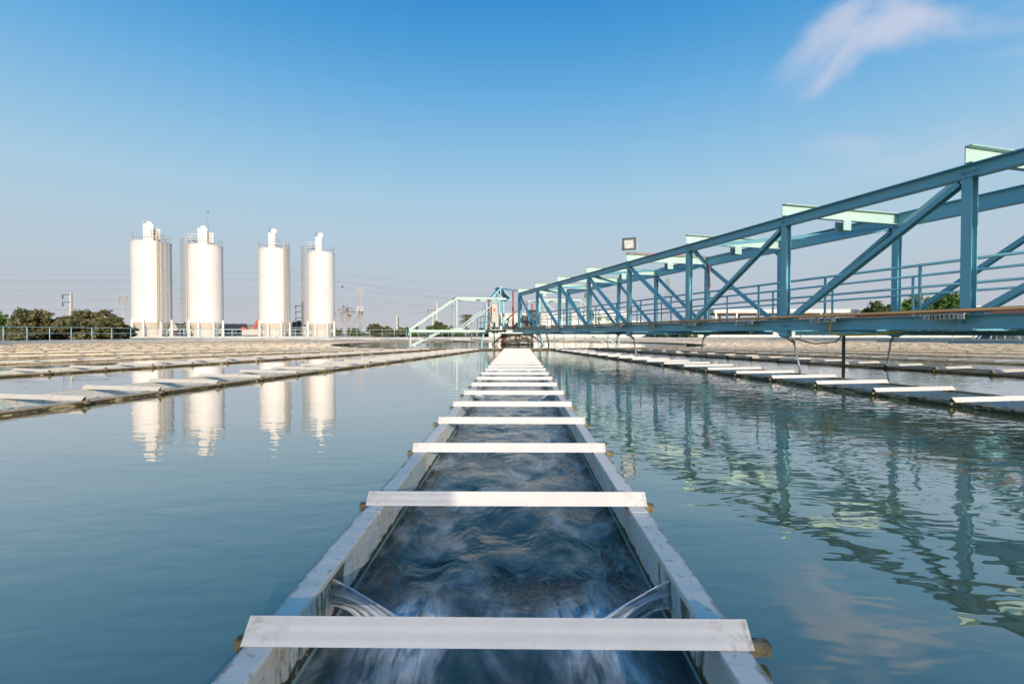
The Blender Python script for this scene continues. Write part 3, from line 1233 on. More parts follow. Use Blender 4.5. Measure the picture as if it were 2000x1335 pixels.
def build_arm(label):
    root = thing('truss_arm', label, 'truss arm', (0, D, CAM_Z), 0)
    L_, C_ = 7.3, 4.3
    for t_ in (-0.85, 0.85):
        mb = MB(); mb.channel((1.0, t_, 2.28), (C_, t_, 2.28), 0.07, 0.12, 0.012, 1 if t_ > 0 else -1); part('top_chord', mb, M['teal_sunlit'], root)
        mb = MB(); mb.channel((1.0, t_, 0.16), (L_, t_, 0.16), 0.07, 0.15, 0.012, 1 if t_ > 0 else -1); part('bottom_chord', mb, M['teal_sunlit'], root)
        mb = MB(); mb.channel((C_, t_, 2.27), (L_ - 0.1, t_, 0.25), 0.06, 0.10, 0.010, 1); part('end_rafter', mb, M['teal_sunlit'], root)
        mb = MB(); mb.bar((C_, t_, 0.25), (C_, t_, 2.2), 0.07, 0.07, up=(0, 1, 0)); part('vertical_post', mb, M['teal_sunlit'], root)
        mb = MB(); mb.bar((C_ - 0.3, t_, 0.27), (1.6, t_, 2.15), 0.06, 0.06, up=(0, 1, 0)); part('diagonal_brace', mb, M['teal_sunlit'], root)
        mb = MB(); mb.bar((C_ - 0.35, t_, 0.29), (C_ + 0.15, t_, 0.29), 0.012, 0.11); part('gusset_plate', mb, M['teal_sunlit'], root)
        mb = MB(); mb.bar((L_ - 0.08, t_, 0.06), (L_ - 0.08, t_, -0.95), 0.07, 0.07, up=(0, 1, 0)); part('end_leg', mb, M['teal_sunlit'], root)
        mb = MB(); mb.bar((L_ - 1.9, t_, 0.05), (L_ - 0.05, t_, -0.85), 0.07, 0.07, up=(0, 1, 0)); part('leg_brace', mb, M['teal_sunlit'], root)
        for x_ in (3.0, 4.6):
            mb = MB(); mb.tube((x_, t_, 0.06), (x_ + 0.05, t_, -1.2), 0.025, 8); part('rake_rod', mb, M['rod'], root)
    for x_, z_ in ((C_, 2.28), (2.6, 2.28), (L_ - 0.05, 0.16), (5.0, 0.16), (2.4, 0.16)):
        mb = MB(); mb.channel((x_, -0.83, z_), (x_, 0.83, z_), 0.06, 0.12, 0.010, 1); part('cross_beam', mb, M['teal_sunlit'], root)
    mb = MB(); mb.angle((C_, -0.8, 2.34), (1.2, 0.8, 2.34), 0.07, 0.01); part('top_lateral_brace', mb, M['teal_sunlit'], root)
    return root


ARM = build_arm('pale teal truss arm sticking out to the left of the central column')
ARM.rotation_euler = (0, 0, math.pi + PHI)
ARM.scale = (KB, KB, KB)
a2 = copy_tree(ARM, None, 'pale teal truss arm behind the bridge, right of the central column')
a2.rotation_euler = (0, 0, PHI)

# ---------------------------------------------- central column and drive
col = thing('central_column', 'round grey concrete column with rust streaks under the bridge', 'column', (0, D, 0))
mb = MB(); mb.lathe([(1.2, -0.6), (1.2, 0.72), (1.25, 0.73), (1.25, 0.80), (0, 0.80)], 40); part('shaft', mb, M['column'], col, False)
for k in range(10):
    a = 2 * math.pi * k / 10 + 0.2
    mb = MB(); mb.tube((1.22 * math.cos(a), 1.22 * math.sin(a), 0.62), (2.3 * math.cos(a + .12), 2.3 * math.sin(a + .12), -0.25), 0.035, 6)
    part('strut', mb, M['dark' if k % 3 == 0 else 'rod'], col)
mb = MB(); mb.tube((-1.1, -0.75, -0.3), (-1.1, -0.75, 0.72), 0.09, 10); part('inlet_pipe', mb, M['red'], col, True)

drv = thing('drive_platform', 'cluttered drive platform with cabinet and motor on top of the column', 'platform', (0, D, CAM_Z), -(math.pi / 2 - PHI))


drv.scale = (KB, KB, KB)


def dpart(name, mb, mat, smooth=False):
    return part(name, mb, M[mat], drv, smooth)


mb = MB(); mb.box(-2.0, 2.4, -2.4, 1.35, 0.20, 0.25); dpart('deck', mb, 'grey_metal')
for (x, y, h) in ((-1.5, -1.25, 2.0), (-1.5, 1.25, 2.0), (1.0, 1.25, 2.1), (1.0, -1.25, 2.1)):
    mb = MB(); mb.bar((x, y, 0.25), (x, y, h), 0.13, 0.13, up=(0, 1, 0)); dpart('post', mb, 'teal')
# gable frame over the drive, seen end-on from the basin edge
for x in (-0.9, 0.3):
    mb = MB()
    mb.bar((x, -1.95, 2.28), (x, -1.25, 3.02), 0.07, 0.12, up=(1, 0, 0)); mb.bar((x, -0.45, 2.28), (x, -1.25, 3.02), 0.07, 0.12, up=(1, 0, 0))
    mb.bar((x, -1.25, 3.12), (x, -1.25, 2.28), 0.06, 0.06, up=(1, 0, 0)); mb.bar((x, -1.95, 2.28), (x, -0.4, 2.28), 0.08, 0.1)
    dpart('gable_frame', mb, 'teal')
mb = MB(); mb.box(-0.95, 0.35, -1.36, -1.14, 3.06, 3.14); dpart('ridge_beam', mb, 'teal')
for y0_, y1_ in ((-1.93, -1.29), (-0.49, -1.21)):
    mb = MB(); mb.bar((-0.86, (y0_ + y1_) / 2, 2.65), (0.26, (y0_ + y1_) / 2, 2.65), 0.02, 0.95, up=(0, (y1_ - y0_), 0.70)); dpart('gable_panel', mb, 'teal')
mb = MB(); mb.bar((0.3, -1.2, 3.0), (4.2, -0.2, 2.42), 0.08, 0.10); dpart('stay_beam', mb, 'teal')
for (x, y, z0, z1, r_) in ((2.2, -0.92, 0.25, 2.72, 0.058), (0.6, -2.12, 0.25, 2.15, 0.05), (-0.2, 0.75, 0.9, 2.2, 0.045), (1.1, 0.7, 0.8, 2.0, 0.05)):
    mb = MB(); mb.tube((x, y, z0), (x, y, z1), r_, 10); dpart('vent_pipe', mb, 'red', True)
mb = MB(); mb.box(0.5, 0.85, -1.98, -1.62, 0.75, 1.9); cb = dpart('control_cabinet', mb, 'beige')
mb = MB(); mb.box(0.852, 0.857, -1.90, -1.74, 1.45, 1.65); part('notice', mb, M['orange'], cb)
mb = MB(); mb.lathe([(0.0, 0.0), (0.34, 0.0), (0.36, 0.05), (0.36, 0.5), (0.3, 0.58), (0.22, 0.9), (0.0, 0.95)], 20, (1.2, 0.1, 0.25)); dpart('gear_drive', mb, 'dark', False)
mb = MB(); mb.tube((1.5, -0.5, 0.5), (1.5, 0.4, 0.5), 0.22, 14); mb.box(1.3, 1.7, -0.3, 0.2, 0.25, 0.34); dpart('motor', mb, 'dark')
mb = MB(); mb.box(0.3, 0.9, -1.0, -0.2, 0.25, 0.75); mb.box(0.4, 0.8, -0.8, -0.35, 0.75, 1.0); dpart('pump_housing', mb, 'grey_metal')
mb = MB(); mb.box(1.8, 2.3, 0.3, 0.8, 0.25, 1.5); dpart('switch_box', mb, 'dark')
for k in range(6):
    rr = random.Random(k)
    mb = MB()
    p0 = (-0.7 + rr.uniform(-.2, .2), -1.0, 1.2); p1 = (1.3 + rr.uniform(-.4, .4), rr.uniform(-.5, .5), 0.7)
    mb.path([p0, (p0[0] - 0.1, -1.05, 0.6), ((p0[0] + p1[0]) / 2, -0.7, 0.35 + rr.random() * .3), p1], 0.018, 6)
    dpart('cable', mb, 'black', True)
mb = MB(); mb.bar((0.4, -2.05, 1.95), (0.4, -2.62, -0.9), 0.14, 0.10, up=(0, 1, 0)); dpart('slanting_leg', mb, 'teal')
mb = MB(); mb.bar((0.4, -2.25, 0.25), (0.4, -2.25, 1.95), 0.16, 0.12, up=(0, 1, 0)); dpart('post', mb, 'teal')
mb = MB(); mb.bar((0.9, -1.5, 0.25), (0.9, -1.5, 2.25), 0.10, 0.10, up=(0, 1, 0)); dpart('post', mb, 'teal')
mb = MB(); mb.bar((0.9, -1.5, 0.5), (0.9, -0.3, 1.5), 0.07, 0.07, up=(1, 0, 0)); dpart('diagonal_brace', mb, 'dark')
mb = MB(); mb.bar((0.95, -1.45, 1.1), (0.95, -0.6, 0.25), 0.06, 0.06, up=(1, 0, 0)); dpart('diagonal_brace', mb, 'rod')
for k in range(4):
    mb = MB(); mb.path([(0.7, -2.1 + k * .1, 1.3), (0.8, -2.2 + k * .12, 0.8), (0.75, -2.05 + k * .1, 0.4), (0.7, -2.1 + k * .12, 0.26)], 0.02, 6); dpart('cable', mb, 'black', True)
mb = MB(); mb.add([(2.6, -0.75, 0.3), (2.6, 0.15, 0.3), (2.6, 0.0, 0.78), (2.6, -0.5, 0.85), (2.0, -0.75, 0.3), (2.0, 0.15, 0.3), (2.0, 0.0, 0.78), (2.0, -0.5, 0.85)], [(0, 1, 2, 3), (7, 6, 5, 4), (0, 4, 5, 1), (1, 5, 6, 2), (2, 6, 7, 3), (3, 7, 4, 0)]); dpart('belt_guard', mb, 'dark')
for y in (-2.38, 1.32):
    for z_ in (0.76, 1.12):
        mb = MB(); mb.tube((-2.0, y, z_), (2.4, y, z_), 0.02, 6); dpart('handrail', mb, 'teal', True)
    for x in (-2.0, -0.9, 0.2, 1.3, 2.4):
        mb = MB(); mb.tube((x, y, 0.25), (x, y, 1.12), 0.02, 6); dpart('handrail_post', mb, 'teal', True)
for s in (-1, 1):
    mb = MB(); mb.bar((-1.9, s * 1.2, 0.2), (-2.9, s * 0.9, -1.05), 0.09, 0.06, up=(0, 1, 0)); dpart('rake_leg', mb, 'teal')
    mb = MB(); mb.bar((2.3, 1.0 + s * 0.25, 0.2), (2.4, 1.3 + s * 0.2, -1.05), 0.11, 0.08, up=(0, 1, 0)); dpart('rake_leg', mb, 'teal')

# ---------------------------------------------- floodlights
def P_bridge(s, t, z):
    a = -(math.pi / 2 - PHI)
    s, t, z = s * KB, t * KB, z * KB
    return Vector((s * math.cos(a) - t * math.sin(a), D + s * math.sin(a) + t * math.cos(a), CAM_Z + z))


def floodlight(loc, size, aim, tilt, label):
    root = thing('floodlight', label, 'floodlight', loc, aim)
    w, h = size, size * 0.92
    tl = Matrix.Rotation(tilt, 4, 'X')

    def P(name, mb, mat):
        mb.v = [tuple(tl @ (Vector(v) - Vector((0, 0, h * .75))) + Vector((0, 0, h * .75))) for v in mb.v]
        return part(name, mb, M[mat], root)
    z0 = h * 0.25
    mb = MB()
    mb.add([(-w / 2, -0.05, z0), (w / 2, -0.05, z0), (w / 2, -0.05, z0 + h), (-w / 2, -0.05, z0 + h),
            (-w * .28, 0.12, z0 + h * .2), (w * .28, 0.12, z0 + h * .2), (w * .28, 0.12, z0 + h * .8), (-w * .28, 0.12, z0 + h * .8)],
           [(0, 1, 2, 3), (7, 6, 5, 4), (0, 4, 5, 1), (1, 5, 6, 2), (2, 6, 7, 3), (3, 7, 4, 0)])
    hs = P('housing', mb, 'lamp_frame')
    mb = MB()
    f_ = w * 0.15
    for (x0, x1, a0, a1) in ((-w / 2, w / 2, z0, z0 + f_), (-w / 2, w / 2, z0 + h - f_, z0 + h), (-w / 2, -w / 2 + f_, z0 + f_, z0 + h - f_), (w / 2 - f_, w / 2, z0 + f_, z0 + h - f_)):
        mb.box(x0, x1, -0.085, -0.052, a0, a1)
    P('bezel', mb, 'lamp_frame')
    mb = MB(); mb.box(-w / 2 + f_, w / 2 - f_, -0.07, -0.054, z0 + f_, z0 + h - f_); P('lens', mb, 'lamp_glass')
    mb = MB()
    mb.path([(-w * .54, 0.0, z0 + h * .45), (-w * .54, 0, 0.03), (-w * .4, 0, 0.0), (w * .4, 0, 0.0), (w * .54, 0, 0.03), (w * .54, 0.0, z0 + h * .45)], 0.012, 6)
    part('yoke', mb, M['grey_metal'], root)
    return root


floodlight(P_bridge(node(3), TF + 0.0, 2.57), 0.47, R(-22), R(14), 'square grey floodlight standing on top of the truss bridge')
fl2 = floodlight(P_bridge(node(6) - 0.15, TB - 0.12, 2.2), 0.34, R(-80), R(10), 'small pale floodlight hanging under the far top beam of the bridge')
fl2.rotation_euler = (math.pi, 0, R(60))

# ------------------------------------------------------------------ silos
GZ = WALL_TOP - 0.11


def at_px(px, depth, z=0.0):
    """a place on the ground seen in the direction px at this depth"""
    return Vector((cam.location.x + (px - 1012) / 960 * depth, depth, z))


slab = MB()
slab.box(-66, -27, 70, 92, -0.3, 0.36)
solid('silo_slab', slab, M['pale_concrete'], 'low white concrete slab under the four silos', 'slab')


def silo(px, depth, dia, ztop, lad, label, boxy, mast=False, seed=0):
    p = at_px(px, depth, 0.36)
    face = math.atan2(cam.location.y - p.y, cam.location.x - p.x)    # towards the camera
    root = thing('silo', label, 'silo', p, face, 'white silos in a row')
    r_ = dia / 2
    H = ztop - 0.36
    zb = 2.15
    mb = MB()
    prof_ = [(r_, zb)]
    nb = 9
    for k in range(1, nb):
        z_ = zb + (H - zb) * k / nb
        prof_ += [(r_, z_ - 0.02), (r_ + 0.012, z_ - 0.012), (r_ + 0.012, z_ + 0.012), (r_, z_ + 0.02)]
    prof_ += [(r_, H), (r_ + 0.06, H), (r_ + 0.06, H + 0.08), (r_ * 0.5, H + 0.35), (0, H + 0.45)]
    mb.lathe(prof_, 56)
    part('shell', mb, M['white_paint'], root, False)
    mb = MB(); mb.lathe([(r_ - 0.01, zb), (r_ * 0.74, 1.0), (r_ * 0.74, 0.0)], 40); part('hopper', mb, M['beige'], root)
    for k in range(8):
        a = 2 * math.pi * (k + 0.5) / 8
        ca, sa = math.cos(a), math.sin(a)
        mb = MB()
        mb.bar((r_ * 1.03 * ca, r_ * 1.03 * sa, 0), (r_ * 1.03 * ca, r_ * 1.03 * sa, 2.6), 0.24, 0.3, up=(ca, sa, 0))
        lg = part('leg', mb, M['white_paint'], root)
        mb = MB()
        mb.bar((r_ * 1.0 * ca, r_ * 1.0 * sa, 1.4), (r_ * 0.76 * ca, r_ * 0.76 * sa, 0.6), 0.12, 0.14, up=(-sa, ca, 0))
        link('knee_brace', mb.mesh('knee_brace'), M['white_paint'], lg)
    # rim railing
    for z_ in (0.55, 1.0):
        mb = MB(); mb.path([((r_ - .05) * math.cos(2 * math.pi * k / 40), (r_ - .05) * math.sin(2 * math.pi * k / 40), H + z_) for k in range(41)], 0.028, 5)
        part('railing', mb, M['grey_metal'], root)
    for k in range(12):
        a = 2 * math.pi * k / 12 + 0.2
        mb = MB(); mb.tube(((r_ - .05) * math.cos(a), (r_ - .05) * math.sin(a), H + 0.05), ((r_ - .05) * math.cos(a), (r_ - .05) * math.sin(a), H + 1.0), 0.025, 5)
        part('railing_post', mb, M['grey_metal'], root)
    # dust filter house on the roof; local +x looks at the camera, +y is to the right
    fw_, fd, fh = (1.3, 1.5, 2.45) if boxy else (1.0, 1.0, 2.5)
    cy = -0.35
    mb = MB(); mb.box(0.1, 0.1 + fd, cy - fw_ / 2, cy + fw_ / 2, H + 0.2, H + 0.2 + fh); fh_ = part('filter_house', mb, M['white_paint'], root)
    if boxy:
        mb = MB(); mb.box(-0.2, 0.9, cy + fw_ / 2 + 0.002, cy + fw_ / 2 + 0.85, H + 0.5, H + fh - 0.25); part('filter_door', mb, M['white_paint'], root)
        for q in range(3):
            mb = MB(); mb.tube((0.95, cy + fw_ / 2 + 0.12 + q * .22, H + 0.6), (0.95, cy + fw_ / 2 + 0.12 + q * .22, H + fh - 0.3), 0.05, 6); part('filter_tube', mb, M['beige'], root)
        mb = MB(); mb.tube((0.3, cy + 0.12, H + fh + 0.3), (1.3, cy + 0.12, H + fh + 0.3), 0.40, 18); part('fan', mb, M['white_paint'], root)
        mb = MB()
        for z_ in (0.55, 0.95):
            mb.tube((0.15, cy - fw_ / 2 + .03, H + fh + z_), (1.5, cy - fw_ / 2 + .03, H + fh + z_), 0.025, 5)
        for x_ in (0.15, 0.8, 1.5):
            mb.tube((x_, cy - fw_ / 2 + .03, H + fh + .2), (x_, cy - fw_ / 2 + .03, H + fh + .95), 0.025, 5)
        part('filter_railing', mb, M['grey_metal'], root)
    else:
        mb = MB(); mb.tube((0.2, cy + 0.35, H + fh + 0.55), (0.75, cy + 0.35, H + fh + 0.55), 0.44, 20); mb.tube((0.75, cy + 0.35, H + fh + 0.55), (0.85, cy + 0.35, H + fh + 0.55), 0.12, 10); part('fan', mb, M['white_paint'], root)
        mb = MB(); mb.box(0.1 + fd, 0.13 + fd, cy - 0.08, cy + 0.0, H + 0.5, H + fh - 0.4); part('cable_duct', mb, M['grey_metal'], root)
        mb = MB(); mb.tube((0.2, cy - fw_ / 2 + .05, H + fh + .2), (0.2, cy - fw_ / 2 + .05, H + fh + 1.1), 0.03, 5); mb.tube((0.2, cy - fw_ / 2 + .05, H + fh + 1.0), (0.5, cy - fw_ / 2 + .25, H + fh + .75), 0.03, 5); part('davit', mb, M['dark'], root)
    # caged ladder
    ca, sa = math.cos(lad), math.sin(lad)
    er, et = Vector((ca, sa, 0)), Vector((-sa, ca, 0))
    base = er * (r_ + 0.16)
    mb = MB()
    for s in (-1, 1):
        mb.bar(base + et * s * 0.24 + Vector((0, 0, 0.9)), base + et * s * 0.24 + Vector((0, 0, H + 1.1)), 0.05, 0.05, up=er)
    ld = part('ladder_rails', mb, M['beige'], root)
    mb = MB()
    z_ = 1.0
    while z_ < H + 0.9:
        mb.bar(base + et * -0.24 + Vector((0, 0, z_)), base + et * 0.24 + Vector((0, 0, z_)), 0.03, 0.03)
        z_ += 0.30
    part('ladder_rungs', mb, M['beige'], root)
    mb = MB()
    z_ = 2.4
    while z_ < H + 1.2:
        pts = []
        for k in range(9):
            b_ = -math.pi / 2 + math.pi * k / 8
            pts.append(base + er * (0.05 + 0.72 * math.cos(b_)) + et * (0.36 * math.sin(b_)) + Vector((0, 0, z_)))
        mb.path(pts, 0.022, 4)
        z_ += 0.34
    for b_ in (-1.0, -0.35, 0.35, 1.0):
        q = base + er * (0.05 + 0.72 * math.cos(b_)) + et * (0.36 * math.sin(b_))
        mb.tube(q + Vector((0, 0, 2.4)), q + Vector((0, 0, H + 1.2)), 0.02, 4)
    part('ladder_cage', mb, M['grey_metal'], root)
    # access bridge from ladder to filter house
    q = er * (r_ - 0.1)
    mb = MB()
    mb.bar(Vector((0.6, cy, H + 0.75)) , q + Vector((0, 0, H + 0.75)), 0.7, 0.07)
    part('access_bridge', mb, M['beige'], root)
    mb = MB()
    for s in (-1, 1):
        off = (q - Vector((0.6, cy, 0))).cross(Vector((0, 0, 1))).normalized() * 0.36 * s
        for z2 in (1.3, 1.75):
            mb.tube(Vector((0.6, cy, H + z2)) + off, q + off + Vector((0, 0, H + z2)), 0.026, 5)
        for u in (0.1, 0.5, 1.0):
            b0 = Vector((0.6, cy, 0)).lerp(q, u) + off
            mb.tube(b0 + Vector((0, 0, H + .75)), b0 + Vector((0, 0, H + 1.75)), 0.024, 5)
    part('access_railing', mb, M['grey_metal'], root)
    # fill pipe beside the ladder
    lp = lad - 0.16
    b0 = Vector((math.cos(lp), math.sin(lp), 0)) * (r_ + 0.12)
    mb = MB(); mb.tube(b0 + Vector((0, 0, 0.6)), b0 + Vector((0, 0, H + 0.9)), 0.06, 8); part('fill_pipe', mb, M['beige'], root, True)
    if mast:
        mb = MB(); mb.tube((-0.6, 0.35, H + 0.3), (-0.6, 0.35, H + 5.6), 0.07, 8, 0.05); mb.lathe([(0, 0), (0.2, 0.05), (0.24, 0.2), (0.15, 0.38), (0, 0.42)], 10, (-0.6, 0.35, H + 5.6))
        ms = part('mast', mb, M['grey_metal'], root)
        mb = MB()
        for (x_, y_) in ((0.8, 1.9), (-1.9, 0.8), (0.3, -1.7)):
            mb.tube((-0.6, 0.35, H + 4.2), (x_, y_, H + 0.2), 0.012, 4)
        link('guy_wire', mb.mesh('guy_wire'), M['wire'], ms)
    return root


silo(291, 76.0, 5.25, 14.8, R(23), 'widest white silo with boxy filter house, leftmost of the four', True)
silo(398, 79.0, 4.95, 14.8, R(-84), 'white silo with a tall thin mast rising from its roof', True, True)
silo(534, 82.5, 4.85, 14.8, R(42), 'white silo with round fan on top, third from the left', False)
silo(625.5, 86.0, 4.55, 14.8, R(-80), 'narrowest white silo, rightmost of the four', False)

# slab railing in front of the silos
rl = thing('slab_railing', 'white pipe railing along the front of the silo slab', 'railing', (0, 0, 0.36))
for z_ in (0.5, 1.0):
    mb = MB(); mb.tube((-65.5, 70.4, z_), (-27.5, 70.4, z_), 0.03, 6); part('rail', mb, M['fence_white'], rl)
pm = MB(); pm.tube((0, 0, 0), (0, 0, 1.0), 0.03, 6)
pme = pm.mesh('post'); pme.materials.append(M['fence_white'])
for k in range(26):
    link('post', pme, parent=rl, loc=(-65.5 + k * 38 / 25, 70.4, 0))


# ------------------------------------------------------------------ buildings
def building(name, label, cat, x0, x1, y0, y1, h, wins=(), wall='white_wall', roof='white_wall', parapet=0.3, z=GZ, win_h=(1.0, 2.2)):
    root = thing(name, label, cat, ((x0 + x1) / 2, (y0 + y1) / 2, z))
    w, d = (x1 - x0) / 2, (y1 - y0) / 2
    mb = MB(); mb.box(-w, w, -d, d, -0.2, h); part('wall', mb, M[wall], root)
    mb = MB(); mb.box(-w - parapet, w + parapet, -d - parapet, d + parapet, h + 0.002, h + 0.35); part('roof', mb, M[roof], root)
    for (a, b, za, zb) in wins:
        mb = MB()
        mb.box(a - 0.06, b + 0.06, -d - 0.05, -d - 0.003, za - 0.06, za); mb.box(a - 0.06, b + 0.06, -d - 0.05, -d - 0.003, zb, zb + 0.06)
        mb.box(a - 0.06, a, -d - 0.05, -d - 0.003, za, zb); mb.box(b, b + 0.06, -d - 0.05, -d - 0.003, za, zb)
        m_ = (a + b) / 2
        mb.box(m_ - 0.03, m_ + 0.03, -d - 0.05, -d - 0.003, za, zb)
        wf = part('window', mb, M['fence_white'], root)
        mb = MB(); mb.box(a, b, -d - 0.02, -d - 0.004, za, zb)
        link('pane', mb.mesh('pane'), M['window_dark'], wf)
    return root


def gx(px, depth):
    return cam.location.x + (px - 1012) / 960 * depth


d_ = 105
building('office_building', 'long white flat-roofed building seen through the central machinery', 'building', gx(968, d_), gx(1150, d_), d_, d_ + 12, 4.6,
         [(x, x + 1.5, 1.3, 2.5) for x in np.arange(-8.5, 8.5, 2.6)])
building('office_building', 'lower cream building behind the bridge, right of the long white one', 'building', gx(1158, 112), gx(1252, 112), 112, 124, 3.2,
         [(x, x + 1.3, 1.0, 2.0) for x in np.arange(-4.5, 4.0, 2.4)])
building('upper_block', 'set-back white upper block behind the lower cream building', 'building', gx(1160, 126), gx(1232, 126), 126, 136, 6.0,
         [(x, x + 1.2, 3.9, 4.8) for x in np.arange(-4.0, 3.6, 2.2)])
building('wash_house', 'small white building left of the central column, behind the arm', 'building', gx(955, 92), gx(985, 92), 92, 97, 2.6, [(-0.9, 0.3, 0.7, 1.9)])
building('pump_shed', 'low beige shed between the two left silos', 'shed', gx(325, 93), gx(368, 93), 93, 98, 1.9, [(-1.4, 0.6, 0.3, 1.2)], 'beige', 'beige')
building('store_shed', 'long grey shed behind the gap between second and third silo', 'shed', gx(428, 96), gx(510, 96), 96, 101, 2.2,
         [(x, x + 1.4, 0.4, 1.3) for x in (-3.4, -1.0, 1.4)], 'grey_shed', 'grey_shed')
building('gate_lodge', 'small beige lodge between third and fourth silo', 'shed', gx(560, 98), gx(605, 98), 98, 103, 1.7, [(-1.2, 0.2, 0.4, 1.2)], 'beige', 'white_wall')

# low white boundary wall behind the bridge
mb = MB(); mb.box(gx(1052, 84), gx(1560, 84), 84, 84.25, GZ - 0.2, 0.81)
solid('boundary_wall', mb, M['white_wall'], 'low white boundary wall behind the basin, right of the column', 'wall')
mb = MB(); mb.box(gx(1560, 80), gx(2080, 80), 80, 80.3, GZ - 0.2, 0.72)
solid('boundary_wall', mb, M['white_wall'], 'low white wall behind the rim fence at the far right', 'wall')

# open canopy
cp = thing('canopy', 'long white open-sided canopy on posts behind the bridge walkway', 'canopy', (0, 0, GZ))
d_ = 88
x0, x1 = gx(1392, d_), gx(1684, d_)
mb = MB(); mb.box(x0, x1, d_, d_ + 8, 4.3, 4.95); part('roof', mb, M['white_wall'], cp)
mb = MB(); mb.box(x0 + .4, x1 - .4, d_ + .4, d_ + 7.6, 4.1, 4.298); part('ceiling', mb, M['roof_brown'], cp)
k = 0
x = x0 + 0.3
while x < x1:
    for yy in (d_ + 0.2, d_ + 7.6):
        mb = MB(); mb.box(x, x + 0.32, yy, yy + 0.32, -0.2, 4.3); part('post', mb, M['white_wall'], cp)
    x += 3.72
mb = MB(); mb.box(x0 + 9, x1 - 0.8, d_ + 7.2, d_ + 7.5, -0.2, 1.6); part('back_wall', mb, M['white_wall'], cp)
mb = MB(); mb.box(gx(1520, 86), gx(1560, 86), 85.2, 86.6, GZ - 0.1, 2.1)
cab = solid('site_cabin', mb, M['fence_teal'], 'small pale blue cabin under the canopy by the boundary wall', 'cabin')
mb = MB(); mb.box(-0.02, 1.4, -0.02, 0.0, 0, 0)

# red-brown roofed hall far right
hl = thing('hall', 'hall with low red-brown pitched roof at the far right', 'building', (gx(2010, 100), 104, GZ))
mb = MB(); mb.box(-8, 14, -4, 6, -0.2, 4.4); part('wall', mb, M['white_wall'], hl)
mb = MB(); mb.add([(-8.8, -5, 4.4), (14.5, -5, 4.4), (14.5, 7, 4.4), (-8.8, 7, 4.4), (-5, 1, 6.1), (14.5, 1, 6.3)], [(0, 1, 5, 4), (2, 3, 4, 5), (3, 0, 4), (1, 2, 5), (0, 3, 2, 1)]); part('roof', mb, M['roof_brown'], hl)

# tall pale blocks on the skyline
for q, (px, w_, h_) in enumerate(((1899, 6, 27), (1912, 12, 20), (1934, 14, 16))):
    d_ = 480
    building('distant_block', ['slim pale tower block on the skyline at far right', 'pale mid-height block on the skyline beside the slim tower', 'low pale block on the skyline, rightmost of three'][q], 'building',
             gx(px, d_) - w_ / 2, gx(px, d_) + w_ / 2, d_, d_ + 12, h_, [(-w_ / 2 + 1 + j * 2.6, -w_ / 2 + 2.4 + j * 2.6, 3 + f * 3.2, 4.6 + f * 3.2) for f in range(int(h_ / 3.2) - 1) for j in range(int(w_ / 2.6))])

# dark cone structure beyond the right-hand fence
cn_ = thing('dark_hopper', 'dark cone-shaped hopper with slanting white stays at the far right', 'hopper', (gx(1945, 62), 62, GZ))
mb = MB(); mb.lathe([(2.3, 0.0), (1.75, 0.9), (1.75, 1.05), (0, 1.05)], 28); part('cone', mb, M['dark'], cn_)
for k in range(14):
    a = 2 * math.pi * k / 14
    mb = MB(); mb.tube((2.9 * math.cos(a), 2.9 * math.sin(a), 0), (1.85 * math.cos(a), 1.85 * math.sin(a), 1.1), 0.045, 5); part('stay', mb, M['fence_white'], cn_)

# red curved chute behind silo three
ch = thing('red_chute', 'curved red chute rising behind the third silo', 'chute', at_px(497, 92, 0.3))
mb = MB(); mb.path([(-0.3, 0, 0.6), (-0.2, 0, 1.6), (0.2, 0, 2.7), (0.9, 0, 3.4), (1.7, 0, 3.6)], 0.26, 10); part('pipe', mb, M['orange'], ch, True)
mb = MB(); mb.box(-2.4, 1.2, -0.6, 0.6, 0.2, 1.15); part('hopper_body', mb, M['beige'], ch)
mb = MB(); mb.box(-2.6, -1.8, -0.7, 0.7, 1.152, 1.7); part('hopper_lid', mb, M['orange'], ch)


# ------------------------------------------------------------------ masts, poles, pylons, wires
def flood_mast(px, depth, ztop, w, rows, label, low=False):
    root = thing('floodlight_mast', label, 'light mast', at_px(px, depth, GZ))
    h = ztop - GZ
    mb = MB(); mb.tube((0, 0, -0.2), (0, 0, h), 0.28, 10, 0.2); part('pole', mb, M['mast'], root, True)
    mb = MB()
    for k in range(rows + 1):
        mb.box(-w / 2, w / 2, -0.06, 0.06, h + k * 0.75 - 0.05, h + k * 0.75 + 0.05)
    mb.box(-w * .4, -w * .4 + 0.08, -0.05, 0.05, h, h + rows * .75); mb.box(w * .4, w * .4 + 0.08, -0.05, 0.05, h, h + rows * .75)
    part('rack', mb, M['mast'], root)
    n = 5
    for k in range(rows):
        for j in range(n):
            x_ = -w / 2 + (j + .5) * w / n
            mb = MB(); mb.lathe([(0.0, 0.0), (0.19, 0.02), (0.13, 0.25), (0, 0.3)], 10)
            mb.v = [(v[0] + x_, v[2] - 0.35, v[1] + h + 0.35 + k * 0.75) for v in mb.v]
            part('lamp', mb, M['grey_metal'], root)
    if low:
        for z_ in (h * .62, h * .68):
            for x_ in (-0.7, 0.7):
                mb = MB(); mb.box(x_ - .35, x_ + .35, -.3, .3, z_, z_ + .3); part('side_lamp', mb, M['lamp_glass'], root)
            mb = MB(); mb.box(-0.9, 0.9, -.08, .08, z_ - .1, z_ - 0.002); part('side_arm', mb, M['mast'], root)
    return root


flood_mast(234, 150, 10.2, 2.9, 3, 'stadium light mast between the dark trees and the leftmost silo')
flood_mast(703, 150, 12.6, 2.5, 3, 'tall brownish light mast right of the silos', True)


